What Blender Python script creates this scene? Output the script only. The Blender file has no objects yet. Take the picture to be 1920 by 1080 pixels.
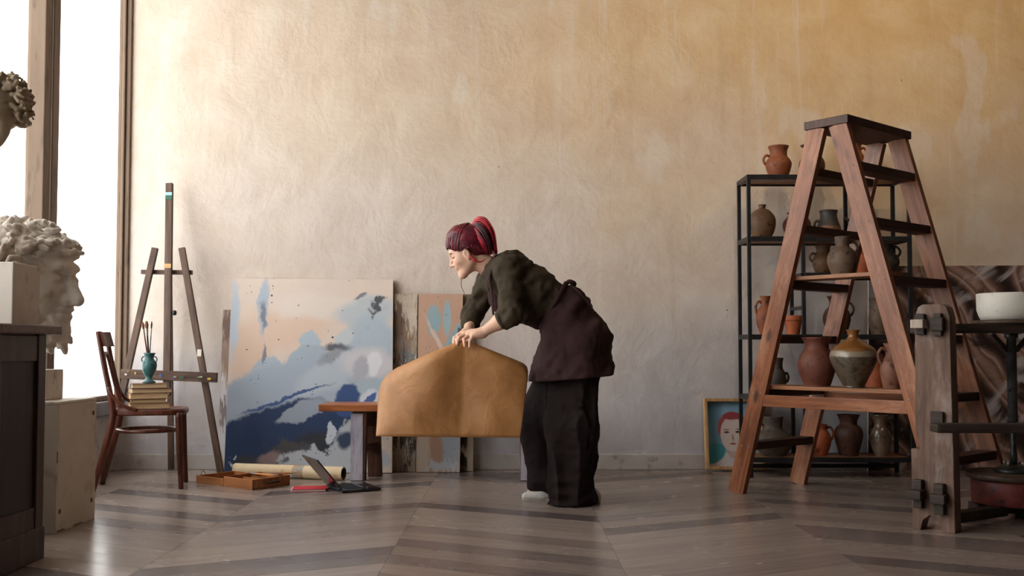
import bpy, bmesh, math, random
import numpy as np
from mathutils import Vector, Matrix

random.seed(7)
SC = bpy.context.scene
COL = SC.collection
PI = math.pi

# ------------------------------------------------------------------ camera
FPX, TH, CH, SHY = 1867.0, 0.042, 0.80, 31.5
cam_d = bpy.data.cameras.new('camera')
cam_d.sensor_width = 36.0
cam_d.lens = 36.0 * FPX / 1920.0
cam_d.shift_y = SHY / 1920.0
cam_d.clip_end = 200
cam = bpy.data.objects.new('camera', cam_d)
COL.objects.link(cam)
cam.location = (0, 0, CH)
cam.rotation_euler = (PI / 2 + TH, 0, 0)
SC.camera = cam

# ------------------------------------------------------------------ world (overcast bright sky), exposure
SC.view_settings.view_transform = 'Standard'
SC.view_settings.look = 'None'
SC.view_settings.gamma = 1.0
SC.view_settings.exposure = 0.1
SC.view_settings.use_curve_mapping = False
SC.cycles.use_denoising = True
SC.cycles.max_bounces = 8
SC.cycles.diffuse_bounces = 5
SC.cycles.transparent_max_bounces = 12
SC.cycles.sample_clamp_indirect = 6.0
SKY = 6.0
wd = bpy.data.worlds.new('sky')
SC.world = wd
wd.use_nodes = True
wn, wl = wd.node_tree.nodes, wd.node_tree.links
bg = wn['Background']
tc = wn.new('ShaderNodeTexCoord')
mp = wn.new('ShaderNodeMapping'); mp.inputs['Scale'].default_value = (1.2, 1.2, 3.2)
nz = wn.new('ShaderNodeTexNoise'); nz.inputs['Scale'].default_value = 2.2; nz.inputs['Detail'].default_value = 3
rp = wn.new('ShaderNodeValToRGB')
rp.color_ramp.elements[0].position = 0.36; rp.color_ramp.elements[0].color = (0.155, 0.172, 0.19, 1)
rp.color_ramp.elements[1].position = 0.47; rp.color_ramp.elements[1].color = (1.0, 0.985, 0.965, 1)
wl.new(tc.outputs['Generated'], mp.inputs[0]); wl.new(mp.outputs[0], nz.inputs['Vector'])
wl.new(nz.outputs[0], rp.inputs[0]); wl.new(rp.outputs[0], bg.inputs[0])
bg.inputs[1].default_value = SKY

# ------------------------------------------------------------------ geometry planning helpers
def U(px, py, Y):
    """photograph pixel at depth plane Y -> world point"""
    a = (px - 960.0) / FPX
    b = -(py - 540.0 - SHY) / FPX
    zc = Y / (math.cos(TH) - b * math.sin(TH))
    return Vector((a * zc, Y, CH + zc * math.sin(TH) + b * zc * math.cos(TH)))

def mesh_obj(name, me, mat=None, parent=None, loc=None, mtx=None, smooth=False):
    o = bpy.data.objects.new(name, me)
    COL.objects.link(o)
    if mat is not None and not me.materials:
        me.materials.append(mat)
    if parent is not None:
        o.parent = parent
    if mtx is not None:
        o.matrix_local = mtx
    elif loc is not None:
        o.location = loc
    if smooth:
        me.polygons.foreach_set('use_smooth', [True] * len(me.polygons))
    return o

def bm_obj(name, bm, mat=None, parent=None, loc=None, mtx=None, smooth=False):
    me = bpy.data.meshes.new(name)
    bmesh.ops.recalc_face_normals(bm, faces=bm.faces[:])
    bm.to_mesh(me); bm.free()
    return mesh_obj(name, me, mat, parent, loc, mtx, smooth)

def py_obj(name, v, f, mat=None, parent=None, loc=None, smooth=False, mtx=None):
    me = bpy.data.meshes.new(name)
    me.from_pydata([tuple(q) for q in v], [], f)
    me.update()
    return mesh_obj(name, me, mat, parent, loc, mtx, smooth)

def tag(o, label=None, cat=None, group=None, kind=None):
    if label: o['label'] = label
    if cat: o['category'] = cat
    if group: o['group'] = group
    if kind: o['kind'] = kind
    return o

def thing(name, loc, label, cat, rz=0.0, group=None):
    o = bpy.data.objects.new(name, None)
    COL.objects.link(o)
    o.empty_display_size = 0.1
    o.location = loc
    o.rotation_euler = (0, 0, rz)
    return tag(o, label, cat, group)

def add_box(bm, x0, x1, y0, y1, z0, z1, bev=0.0):
    vs = [bm.verts.new(p) for p in ((x0, y0, z0), (x1, y0, z0), (x1, y1, z0), (x0, y1, z0),
                                   (x0, y0, z1), (x1, y0, z1), (x1, y1, z1), (x0, y1, z1))]
    fs = [bm.faces.new([vs[i] for i in q]) for q in ((3, 2, 1, 0), (4, 5, 6, 7), (0, 1, 5, 4), (1, 2, 6, 5), (2, 3, 7, 6), (3, 0, 4, 7))]
    if bev > 0:
        es = list({e for f in fs for e in f.edges})
        bmesh.ops.bevel(bm, geom=es, offset=bev, segments=2, affect='EDGES', profile=0.6)

def box(name, x0, x1, y0, y1, z0, z1, mat, parent=None, bev=0.0, loc=None, mtx=None):
    bm = bmesh.new()
    add_box(bm, x0, x1, y0, y1, z0, z1, bev)
    return bm_obj(name, bm, mat, parent, loc, mtx)

def frame_mtx(p0, p1, side=Vector((1, 0, 0))):
    """local Z along p0->p1, local X as near to side as possible, origin p0"""
    p0, p1 = Vector(p0), Vector(p1)
    z = (p1 - p0).normalized()
    x = Vector(side); x = (x - z * x.dot(z)).normalized()
    y = z.cross(x)
    m = Matrix((x, y, z)).transposed().to_4x4()
    m.translation = p0
    return m

def beam(name, p0, p1, wx, wy, mat, parent=None, side=(1, 0, 0), bev=0.003, taper=1.0):
    """plank from p0 to p1 with its own frame (grain along local Z)"""
    L = (Vector(p1) - Vector(p0)).length
    bm = bmesh.new()
    add_box(bm, -wx / 2, wx / 2, -wy / 2, wy / 2, 0, L, bev)
    if taper != 1.0:
        for v in bm.verts:
            k = 1 + (taper - 1) * v.co.z / L
            v.co.x *= k; v.co.y *= k
    return bm_obj(name, bm, mat, parent, mtx=frame_mtx(p0, p1, Vector(side)))

def prism(name, poly, y0, y1, mat, parent=None, bev=0.0, mtx=None):
    """polygon in local XZ extruded along local Y"""
    bm = bmesh.new()
    a = [bm.verts.new((x, y0, z)) for x, z in poly]
    b = [bm.verts.new((x, y1, z)) for x, z in poly]
    n = len(poly)
    bm.faces.new(a); bm.faces.new(b[::-1])
    for i in range(n):
        bm.faces.new((a[i], b[i], b[(i + 1) % n], a[(i + 1) % n]))
    bmesh.ops.recalc_face_normals(bm, faces=bm.faces[:])
    if bev > 0:
        bmesh.ops.bevel(bm, geom=bm.edges[:], offset=bev, segments=2, affect='EDGES', profile=0.6)
    return bm_obj(name, bm, mat, parent, mtx=mtx)

def lathe(name, prof, mat, parent=None, loc=None, seg=36, wob=0.0, seed=0, mtx=None):
    rg = random.Random(seed)
    ph = [rg.uniform(0, 6.28) for _ in range(4)]
    v, f = [], []
    n = len(prof)
    for i, (r, z) in enumerate(prof):
        for k in range(seg):
            a = 2 * PI * k / seg
            rr = r * (1 + wob * (math.sin(2 * a + ph[0] + z * 9) + 0.5 * math.sin(3 * a + ph[1] - z * 14)))
            v.append((rr * math.cos(a), rr * math.sin(a), z))
    for i in range(n - 1):
        for k in range(seg):
            k2 = (k + 1) % seg
            f.append((i * seg + k, i * seg + k2, (i + 1) * seg + k2, (i + 1) * seg + k))
    f.append(tuple(range(seg))[::-1])
    f.append(tuple((n - 1) * seg + k for k in range(seg)))
    return py_obj(name, v, f, mat, parent, loc, smooth=True, mtx=mtx)

def catmull(pts, sub=8):
    P = [np.array(p, float) for p in pts]
    P = [2 * P[0] - P[1]] + P + [2 * P[-1] - P[-2]]
    out = []
    for i in range(1, len(P) - 2):
        for s in range(sub):
            t = s / sub
            out.append(0.5 * (2 * P[i] + (P[i + 1] - P[i - 1]) * t + (2 * P[i - 1] - 5 * P[i] + 4 * P[i + 1] - P[i + 2]) * t * t
                              + (-P[i - 1] + 3 * P[i] - 3 * P[i + 1] + P[i + 2]) * t ** 3))
    out.append(P[-2])
    return out

def tube_geo(path, rad, seg=10, flat=1.0):
    """rad: number or list along the path"""
    P = [Vector(p) for p in path]
    n = len(P)
    R = [rad] * n if not hasattr(rad, '__len__') else [float(np.interp(i / (n - 1), np.linspace(0, 1, len(rad)), rad)) for i in range(n)]
    v, f = [], []
    up = Vector((0.13, 0.21, 0.97))
    px = None
    for i in range(n):
        t = (P[min(i + 1, n - 1)] - P[max(i - 1, 0)]).normalized()
        if px is None:
            px = t.cross(up)
            if px.length < 1e-3: px = t.cross(Vector((1, 0, 0)))
        px = (px - t * px.dot(t)).normalized()
        py = t.cross(px)
        for k in range(seg):
            a = 2 * PI * k / seg
            v.append(P[i] + px * (math.cos(a) * R[i]) + py * (math.sin(a) * R[i] * flat))
    for i in range(n - 1):
        for k in range(seg):
            k2 = (k + 1) % seg
            f.append((i * seg + k, i * seg + k2, (i + 1) * seg + k2, (i + 1) * seg + k))
    f.append(tuple(range(seg))[::-1]); f.append(tuple((n - 1) * seg + k for k in range(seg)))
    return v, f

def tube(name, path, rad, mat, parent=None, seg=10, sub=8, flat=1.0, loc=None):
    if sub: path = catmull(path, sub)
    v, f = tube_geo(path, rad, seg, flat)
    return py_obj(name, v, f, mat, parent, loc, smooth=True)

# ------------------------------------------------------------------ materials
def srgb(r, g, b):
    c = lambda x: x / 12.92 if x <= 0.04045 else ((x + 0.055) / 1.055) ** 2.4
    return (c(r / 255), c(g / 255), c(b / 255), 1)

class NT:
    def __init__(s, name):
        s.m = bpy.data.materials.new(name); s.m.use_nodes = True
        s.n, s.l = s.m.node_tree.nodes, s.m.node_tree.links
        s.b = s.n['Principled BSDF']
    def node(s, t, **kw):
        q = s.n.new(t)
        for k, v in kw.items(): setattr(q, k, v)
        return q
    def link(s, a, b): s.l.new(a, b)
    def setv(s, inp, val):
        if hasattr(val, 'is_output') or isinstance(val, bpy.types.NodeSocket): s.l.new(val, inp)
        else: inp.default_value = val
    def coord(s, scale=(1, 1, 1), kind='Object', rnd=0.0):
        tc = s.node('ShaderNodeTexCoord')
        out = tc.outputs[kind]
        if rnd:
            oi = s.node('ShaderNodeObjectInfo')
            ml = s.node('ShaderNodeVectorMath', operation='SCALE'); ml.inputs[0].default_value = (17.3, 9.1, 23.7)
            s.link(oi.outputs['Random'], ml.inputs['Scale'])
            ad = s.node('ShaderNodeVectorMath', operation='ADD')
            s.link(out, ad.inputs[0]); s.link(ml.outputs[0], ad.inputs[1]); out = ad.outputs[0]
        mp = s.node('ShaderNodeMapping'); mp.inputs['Scale'].default_value = scale
        s.link(out, mp.inputs[0])
        return mp.outputs[0]
    def noise(s, co, scale, detail=4, rough=0.55, dist=0.0):
        q = s.node('ShaderNodeTexNoise')
        q.inputs['Scale'].default_value = scale; q.inputs['Detail'].default_value = detail
        q.inputs['Roughness'].default_value = rough; q.inputs['Distortion'].default_value = dist
        s.link(co, q.inputs['Vector'])
        return q.outputs[0]
    def ramp(s, fac, stops):
        q = s.node('ShaderNodeValToRGB')
        e = q.color_ramp.elements
        while len(e) < len(stops): e.new(0.5)
        for i, (p, c) in enumerate(stops):
            e[i].position = p; e[i].color = c if len(c) == 4 else (*c, 1)
        s.link(fac, q.inputs[0])
        return q.outputs[0]
    def mix(s, fac, a, b, mode='MIX'):
        q = s.node('ShaderNodeMix', data_type='RGBA', blend_type=mode)
        s.setv(q.inputs[0], fac); s.setv(q.inputs[6], a); s.setv(q.inputs[7], b)
        return q.outputs[2]
    def math(s, op, a, b=0.0, clamp=False):
        q = s.node('ShaderNodeMath', operation=op, use_clamp=clamp)
        s.setv(q.inputs[0], a); s.setv(q.inputs[1], b)
        return q.outputs[0]
    def maprange(s, v, a, b, c=0.0, d=1.0, smooth=True):
        q = s.node('ShaderNodeMapRange', interpolation_type='SMOOTHSTEP' if smooth else 'LINEAR')
        s.setv(q.inputs[0], v)
        for i, x in enumerate((a, b, c, d)): q.inputs[1 + i].default_value = x
        return q.outputs[0]
    def bump(s, h, strength=0.3, dist=0.01, prev=None):
        q = s.node('ShaderNodeBump'); q.inputs['Strength'].default_value = strength; q.inputs['Distance'].default_value = dist
        s.link(h, q.inputs['Height'])
        if prev is not None: s.link(prev, q.inputs['Normal'])
        return q.outputs[0]
    def done(s, col, rough=0.6, normal=None, metal=0.0, spec=0.5, coat=0.0):
        s.setv(s.b.inputs['Base Color'], col); s.setv(s.b.inputs['Roughness'], rough)
        s.b.inputs['Metallic'].default_value = metal
        s.b.inputs['Specular IOR Level'].default_value = spec
        s.b.inputs['Coat Weight'].default_value = coat
        if normal is not None: s.link(normal, s.b.inputs['Normal'])
        return s.m

def mottled(name, c1, c2, c3=None, scale=6, rough=0.7, bump=0.15, bscale=40, stretch=(1, 1, 1), rnd=1.0, metal=0.0, spec=0.4, coat=0.0, lo=.35, hi=.65):
    t = NT(name)
    co = t.coord(stretch, rnd=rnd)
    n1 = t.noise(co, scale, 6)
    col = t.ramp(n1, [(lo, c1), (hi, c2)])
    if c3 is not None:
        n2 = t.noise(co, scale * 2.7, 5, 0.6)
        col = t.mix(t.maprange(n2, 0.55, 0.68), col, c3)
    nb = t.noise(co, bscale, 4)
    return t.done(col, rough, t.bump(nb, bump, 0.004), metal, spec, coat)

def wood(name, c1, c2, c3, rough=0.55, grain=1.0, knots=False, spec=0.4, worn=None, axis='z'):
    """grain along the local Z (or X) of each plank object"""
    t = NT(name)
    st = (14 * grain, 14 * grain, 1.1) if axis == 'z' else (1.1, 14 * grain, 14 * grain)
    co = t.coord(st, rnd=1.0)
    n1 = t.noise(co, 2.6, 7, 0.62, 0.6)
    col = t.ramp(n1, [(0.28, c1), (0.5, c2), (0.72, c3)])
    co2 = t.coord((1, 1, 1), rnd=1.0)
    n2 = t.noise(co2, 4.0, 4)
    col = t.mix(t.maprange(n2, 0.5, 0.75, 0, 0.55), col, c1)
    if worn is not None:
        n3 = t.noise(t.coord((5, 5, 1.4) if axis == 'z' else (1.4, 5, 5), rnd=1.0), 2.2, 8, 0.7)
        col = t.mix(t.maprange(n3, 0.52, 0.70, 0, 0.6), col, worn)
    if knots:
        vo = t.node('ShaderNodeTexVoronoi'); vo.inputs['Scale'].default_value = 1.0
        t.link(t.coord((7.0, 0.0, 3.2), rnd=1.0), vo.inputs['Vector'])
        col = t.mix(t.maprange(vo.outputs['Distance'], 0.05, 0.17, 0.8, 0.0), col, (c1[0] * .35, c1[1] * .3, c1[2] * .3, 1))
    return t.done(col, rough, t.bump(n1, 0.25, 0.003), 0, spec)

G = {}
G['plaster_white'] = mottled('plaster_cast', srgb(206, 198, 188), srgb(222, 215, 205), srgb(190, 178, 162), 5, 0.75, 0.25, 60)
G['plaster_mask'] = mottled('plaster_mask', srgb(150, 134, 112), srgb(176, 160, 138), srgb(120, 102, 80), 7, 0.8, 0.25, 60)
G['block_white'] = mottled('painted_block', srgb(200, 190, 180), srgb(216, 207, 198), srgb(178, 165, 150), 4, 0.7, 0.1, 50)
G['box_white'] = mottled('painted_plinth', srgb(200, 190, 174), srgb(212, 203, 189), srgb(184, 172, 154), 3, 0.65, 0.12, 40, hi=.6)
G['chip'] = mottled('chipped_paint', srgb(90, 74, 58), srgb(125, 104, 82), None, 20, 0.9)
G['cabinet'] = wood('cabinet_wood', srgb(44, 30, 24), srgb(66, 45, 36), srgb(88, 62, 48), 0.45, 0.8, axis='z')
G['cabinet_dark'] = wood('cabinet_panel', srgb(28, 20, 17), srgb(42, 29, 24), srgb(58, 40, 33), 0.5, 0.8)
G['cabinet_top'] = wood('cabinet_top', srgb(66, 46, 36), srgb(96, 70, 54), srgb(120, 92, 72), 0.4, 0.8, axis='x')
G['chair'] = wood('bentwood', srgb(50, 22, 14), srgb(86, 42, 28), srgb(116, 62, 42), 0.32, 0.7, spec=0.5)
G['easel'] = wood('easel_wood', srgb(58, 42, 34), srgb(92, 70, 58), srgb(120, 94, 78), 0.6, 1.0)
G['ladder'] = wood('ladder_wood', srgb(98, 54, 32), srgb(138, 82, 50), srgb(168, 108, 72), 0.36, 1.1, knots=True, worn=srgb(186, 134, 100))
G['ladder_step'] = wood('ladder_step', srgb(44, 26, 20), srgb(66, 39, 29), srgb(86, 53, 39), 0.5, 1.0)
G['board'] = wood('loose_board', srgb(122, 76, 46), srgb(152, 100, 64), srgb(176, 126, 88), 0.45, 1.0, axis='x')
G['bench_top'] = wood('bench_top', srgb(120, 62, 30), srgb(160, 92, 50), srgb(188, 118, 72), 0.4, 1.0, axis='x')
G['bench_leg'] = wood('bench_leg', srgb(52, 30, 20), srgb(84, 52, 36), srgb(110, 74, 54), 0.6, 1.0)
G['wheel_wood'] = wood('wheel_post', srgb(84, 62, 50), srgb(112, 86, 72), srgb(138, 112, 98), 0.65, 0.9, worn=srgb(166, 150, 144))
G['wheel_dark'] = wood('wheel_beam', srgb(34, 26, 21), srgb(54, 42, 34), srgb(78, 62, 50), 0.6, 0.9, axis='x')
G['box_wood'] = wood('paint_box_wood', srgb(128, 78, 44), srgb(160, 104, 62), srgb(182, 126, 82), 0.45, 0.8, axis='x')
G['frame_wood'] = wood('picture_frame', srgb(150, 108, 66), srgb(190, 148, 100), srgb(214, 178, 132), 0.5, 1.0)
G['shelf_wood'] = wood('shelf_board', srgb(110, 70, 42), srgb(146, 98, 62), srgb(168, 120, 82), 0.5, 0.8, axis='x')
G['black_metal'] = mottled('black_steel', srgb(24, 24, 26), srgb(36, 36, 38), None, 30, 0.45, 0.05, 80, spec=0.5)
G['iron'] = mottled('grey_steel', srgb(62, 64, 66), srgb(96, 98, 100), srgb(52, 44, 38), 12, 0.42, 0.1, 60, metal=0.7)
G['win_frame'] = mottled('window_frame_paint', srgb(116, 96, 78), srgb(134, 112, 93), srgb(100, 82, 66), 3, 0.6, 0.1, 30, stretch=(3, 3, .5))
G['sill'] = mottled('sill_stone', srgb(120, 118, 122), srgb(146, 143, 146), None, 8, 0.5, 0.1, 60)
G['teal'] = mottled('teal_glaze', srgb(44, 88, 92), srgb(66, 114, 116), srgb(38, 64, 68), 22, 0.35, 0.2, 60, coat=0.2)
G['pages'] = mottled('book_pages', srgb(186, 156, 118), srgb(208, 182, 146), None, 3, 0.85, 0.5, 30, stretch=(1, 1, 40))
G['white_paint'] = mottled('white_paint', srgb(222, 218, 214), srgb(232, 229, 226), None, 8, 0.6)
G['kraft'] = None
G['metal_ferrule'] = mottled('ferrule', srgb(140, 136, 130), srgb(170, 166, 160), None, 30, 0.35, 0.05, metal=0.9)
G['brush_handle'] = mottled('brush_handle', srgb(96, 36, 26), srgb(128, 52, 36), None, 20, 0.35)
G['brush_dark'] = mottled('brush_dark_handle', srgb(30, 26, 24), srgb(52, 44, 38), None, 20, 0.4)
G['bristle'] = mottled('bristle', srgb(110, 66, 46), srgb(150, 98, 72), None, 60, 0.8, stretch=(1, 1, .1))
G['laptop'] = mottled('laptop_shell', srgb(70, 70, 74), srgb(76, 76, 80), None, 20, 0.16, 0.01, 80, metal=0.75, spec=0.5)
G['laptop_key'] = mottled('laptop_keys', srgb(16, 16, 18), srgb(24, 24, 26), None, 40, 0.5)
G['screen'] = mottled('laptop_screen', srgb(14, 14, 18), srgb(18, 18, 22), None, 10, 0.1)
G['red_cover'] = mottled('red_cover', srgb(196, 26, 48), srgb(214, 36, 58), None, 20, 0.4)
G['roll_paper'] = mottled('rolled_paper', srgb(210, 186, 150), srgb(226, 206, 172), srgb(190, 160, 122), 5, 0.75, 0.1, 30)
G['dark_inside'] = mottled('dark_inside', srgb(40, 30, 24), srgb(56, 42, 34), None, 10, 0.9)
G['canvas_edge'] = mottled('raw_canvas', srgb(196, 186, 174), srgb(212, 202, 190), srgb(150, 130, 112), 9, 0.85)
G['canvas_edge_dark'] = mottled('old_stretcher', srgb(96, 74, 56), srgb(124, 98, 76), srgb(70, 54, 42), 9, 0.85)
G['stand_wood'] = wood('stand_wood', srgb(96, 74, 58), srgb(126, 100, 80), srgb(150, 122, 100), 0.6, 0.8)

# --- wall plaster: old limewash, ochre and painted-in warm light higher up, painted-in cool light lower down
def wall_mat():
    t = NT('limewashed_plaster')
    co = t.coord((1, 1, 1))
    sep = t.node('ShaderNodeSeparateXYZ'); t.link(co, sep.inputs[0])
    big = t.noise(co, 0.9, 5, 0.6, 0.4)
    med = t.noise(co, 3.2, 7, 0.62, 0.3)
    fine = t.noise(co, 26, 6, 0.65)
    drip = t.noise(t.coord((9, 9, 0.55)), 1.3, 6, 0.6)
    # edges of the warm and cool zones broken up by noise
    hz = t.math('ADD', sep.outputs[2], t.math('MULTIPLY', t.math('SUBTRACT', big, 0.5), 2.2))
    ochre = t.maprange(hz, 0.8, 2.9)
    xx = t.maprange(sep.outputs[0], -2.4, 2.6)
    ochre = t.math('MULTIPLY', ochre, t.math('ADD', t.math('MULTIPLY', xx, 0.75), 0.25), clamp=True)  # warm light painted into the ochre, stronger towards the right
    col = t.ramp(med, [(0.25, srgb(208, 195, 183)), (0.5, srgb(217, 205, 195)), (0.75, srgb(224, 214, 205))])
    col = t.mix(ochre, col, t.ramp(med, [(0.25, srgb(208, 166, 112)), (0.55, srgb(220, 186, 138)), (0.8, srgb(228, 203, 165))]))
    grey = t.maprange(hz, 1.25, -0.1)  # cool window light painted in as grey-blue low down
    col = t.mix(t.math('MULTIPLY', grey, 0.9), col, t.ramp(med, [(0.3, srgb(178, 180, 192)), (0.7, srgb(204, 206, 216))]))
    col = t.mix(t.maprange(drip, 0.54, 0.74, 0, 0.45), col, srgb(228, 217, 204))
    col = t.mix(t.maprange(drip, 0.44, 0.28, 0, 0.22), col, srgb(190, 164, 132))
    # chalky filler patches and small dark pits
    pat = t.noise(t.coord((1.6, 1, 0.8)), 1.5, 3, 0.5)
    col = t.mix(t.maprange(pat, 0.62, 0.66, 0, 0.35), col, srgb(228, 218, 207))
    vo = t.node('ShaderNodeTexVoronoi'); vo.inputs['Scale'].default_value = 5.0
    t.link(co, vo.inputs['Vector'])
    pit = t.math('MULTIPLY', t.maprange(vo.outputs['Distance'], 0.02, 0.035, 1, 0), t.maprange(med, 0.5, 0.55))
    col = t.mix(t.math('MULTIPLY', pit, 0.7), col, srgb(96, 78, 62))
    h = t.math('ADD', t.math('MULTIPLY', med, 1.0), t.math('MULTIPLY', fine, 0.18))
    n = t.bump(h, 0.5, 0.03)
    return t.done(col, 0.85, n, 0, 0.25)
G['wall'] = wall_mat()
G['wall_plain'] = mottled('plain_plaster', srgb(196, 178, 158), srgb(212, 196, 178), None, 2, 0.85, 0.2, 20, rnd=0)
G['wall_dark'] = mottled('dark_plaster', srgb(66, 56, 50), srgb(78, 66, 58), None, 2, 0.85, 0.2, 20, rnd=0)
G['wall_low'] = mottled('grey_plaster', srgb(186, 180, 178), srgb(206, 200, 196), srgb(160, 150, 142), 3, 0.8, 0.2, 20, rnd=0)
G['ceiling'] = mottled('ceiling_paint', srgb(150, 136, 120), srgb(164, 150, 134), None, 2, 0.9, rnd=0)

def floor_mat():
    t = NT('oiled_planks')
    co = t.coord((2.0, 22, 22), rnd=1.0)
    n1 = t.noise(co, 1.6, 7, 0.6, 0.5)
    col = t.ramp(n1, [(0.3, srgb(142, 130, 125)), (0.5, srgb(151, 139, 132)), (0.72, srgb(160, 148, 140))])
    oi = t.node('ShaderNodeObjectInfo')
    tone = t.ramp(oi.outputs['Random'], [(0.0, srgb(150, 146, 154)), (0.12, srgb(186, 180, 182)), (0.28, srgb(232, 226, 222)), (1.0, srgb(255, 250, 244))])
    col = t.mix(1.0, col, tone, 'MULTIPLY')
    blot = t.noise(t.coord((1, 1, 1), rnd=1.0), 3.0, 5)
    col = t.mix(t.maprange(blot, 0.5, 0.8, 0, 0.15), col, srgb(122, 108, 100))
    r = t.maprange(t.noise(t.coord((1, 3, 1), rnd=1.0), 2.5, 4), 0.3, 0.7, 0.22, 0.28)
    return t.done(col, r, None, 0, 0.6)
G['floor'] = floor_mat()
G['floor_joint'] = mottled('floor_joint', srgb(92, 80, 72), srgb(104, 90, 82), None, 10, 0.6, rnd=0)

def glass_mat():
    m = bpy.data.materials.new('window_glass'); m.use_nodes = True
    n, l = m.node_tree.nodes, m.node_tree.links
    n.remove(n['Principled BSDF'])
    tr = n.new('ShaderNodeBsdfTransparent'); tr.inputs[0].default_value = (0.97, 0.975, 0.97, 1)
    gl = n.new('ShaderNodeBsdfGlossy'); gl.inputs['Roughness'].default_value = 0.03
    lw = n.new('ShaderNodeLayerWeight'); lw.inputs[0].default_value = 0.5
    pw = n.new('ShaderNodeMath'); pw.operation = 'POWER'; pw.inputs[1].default_value = 5.0
    fr = n.new('ShaderNodeMath'); fr.operation = 'MULTIPLY_ADD'; fr.inputs[1].default_value = 0.5; fr.inputs[2].default_value = 0.03
    l.new(lw.outputs['Facing'], pw.inputs[0]); l.new(pw.outputs[0], fr.inputs[0])
    mx = n.new('ShaderNodeMixShader')
    l.new(fr.outputs[0], mx.inputs[0]); l.new(tr.outputs[0], mx.inputs[1]); l.new(gl.outputs[0], mx.inputs[2])
    l.new(mx.outputs[0], n['Material Output'].inputs[0])
    return m
G['glass'] = glass_mat()

# ------------------------------------------------------------------ the room
XL, XR, YB, YF, ZC = -2.60, 4.40, 6.54, -4.0, 4.4
def struct(o):
    o['kind'] = 'structure'; return o
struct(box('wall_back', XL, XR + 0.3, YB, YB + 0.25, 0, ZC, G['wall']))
struct(box('wall_right', XR, XR + 0.25, YF, YB, 0, ZC, G['wall_dark']))
struct(box('wall_front', XL - 0.3, XR + 0.3, YF - 0.25, YF, 0, ZC, G['wall_dark']))
struct(box('ceiling', XL - 0.3, XR + 0.3, YF - 0.25, YB + 0.25, ZC, ZC + 0.2, G['ceiling']))
SILL, HEAD, WY0, WY1 = 0.455, 4.05, -0.02, 6.535
bm = bmesh.new()
add_box(bm, XL - 0.3, XL + 0.012, YF, YB, 0, SILL - 0.09)
add_box(bm, XL - 0.3, XL, YF, YB, HEAD, ZC)
add_box(bm, XL - 0.3, XL, YF, WY0, SILL - 0.09, HEAD)
struct(bm_obj('wall_left', bm, G['wall_low']))
struct(box('trim_1', XL - 0.28, XL + 0.05, WY0, WY1, SILL - 0.09, SILL, G['sill'], bev=0.008))
struct(box('baseboard_back', XL + 0.012, XR, YB - 0.012, YB, 0, 0.098, G['wall_low'], bev=0.003))

win = bpy.data.objects.new('window_1', None); COL.objects.link(win)
win.location = (XL, 0, SILL); win['kind'] = 'structure'
H = HEAD - SILL
def wbox(name, x0, x1, y0, y1, z0, z1, mat=G['win_frame'], bev=0.006):
    return box(name, x0, x1, y0, y1, z0, z1, mat, win, bev)
# jamb against the back wall: stepped profile
wbox('jamb', 0, 0.026, 6.512, 6.539, 0, H)
wbox('jamb', 0.027, 0.048, 6.500, 6.539, 0, H)
wbox('jamb', 0.049, 0.078, 6.518, 6.539, 0, H)
MULL = [(5.34, 5.50), (4.00, 4.16), (2.66, 2.82), (1.32, 1.48)]
for (a, b) in MULL:
    wbox('mullion', -0.03, 0.070, a, a + 0.074, 0, H)
    wbox('mullion', -0.03, 0.078, a + 0.082, b, 0, H)
    wbox('mullion_lit_edge', -0.03, 0.074, a + 0.075, a + 0.081, 0, H, G['white_paint'], 0.001)  # white strip painted in for the lit edge along the post
wbox('head_rail', -0.03, 0.05, WY0, WY1 - 0.03, H - 0.08, H)
wbox('bottom_rail', -0.03, 0.02, WY0, WY1 - 0.03, 0, 0.035)
edges = [WY1 - 0.03] + [v for m in MULL for v in (m[1], m[0])] + [WY0]
for i in range(0, len(edges), 2):
    wbox('pane', -0.012, -0.008, edges[i + 1], edges[i], 0.035, H - 0.08, G['glass'], 0)

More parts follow.
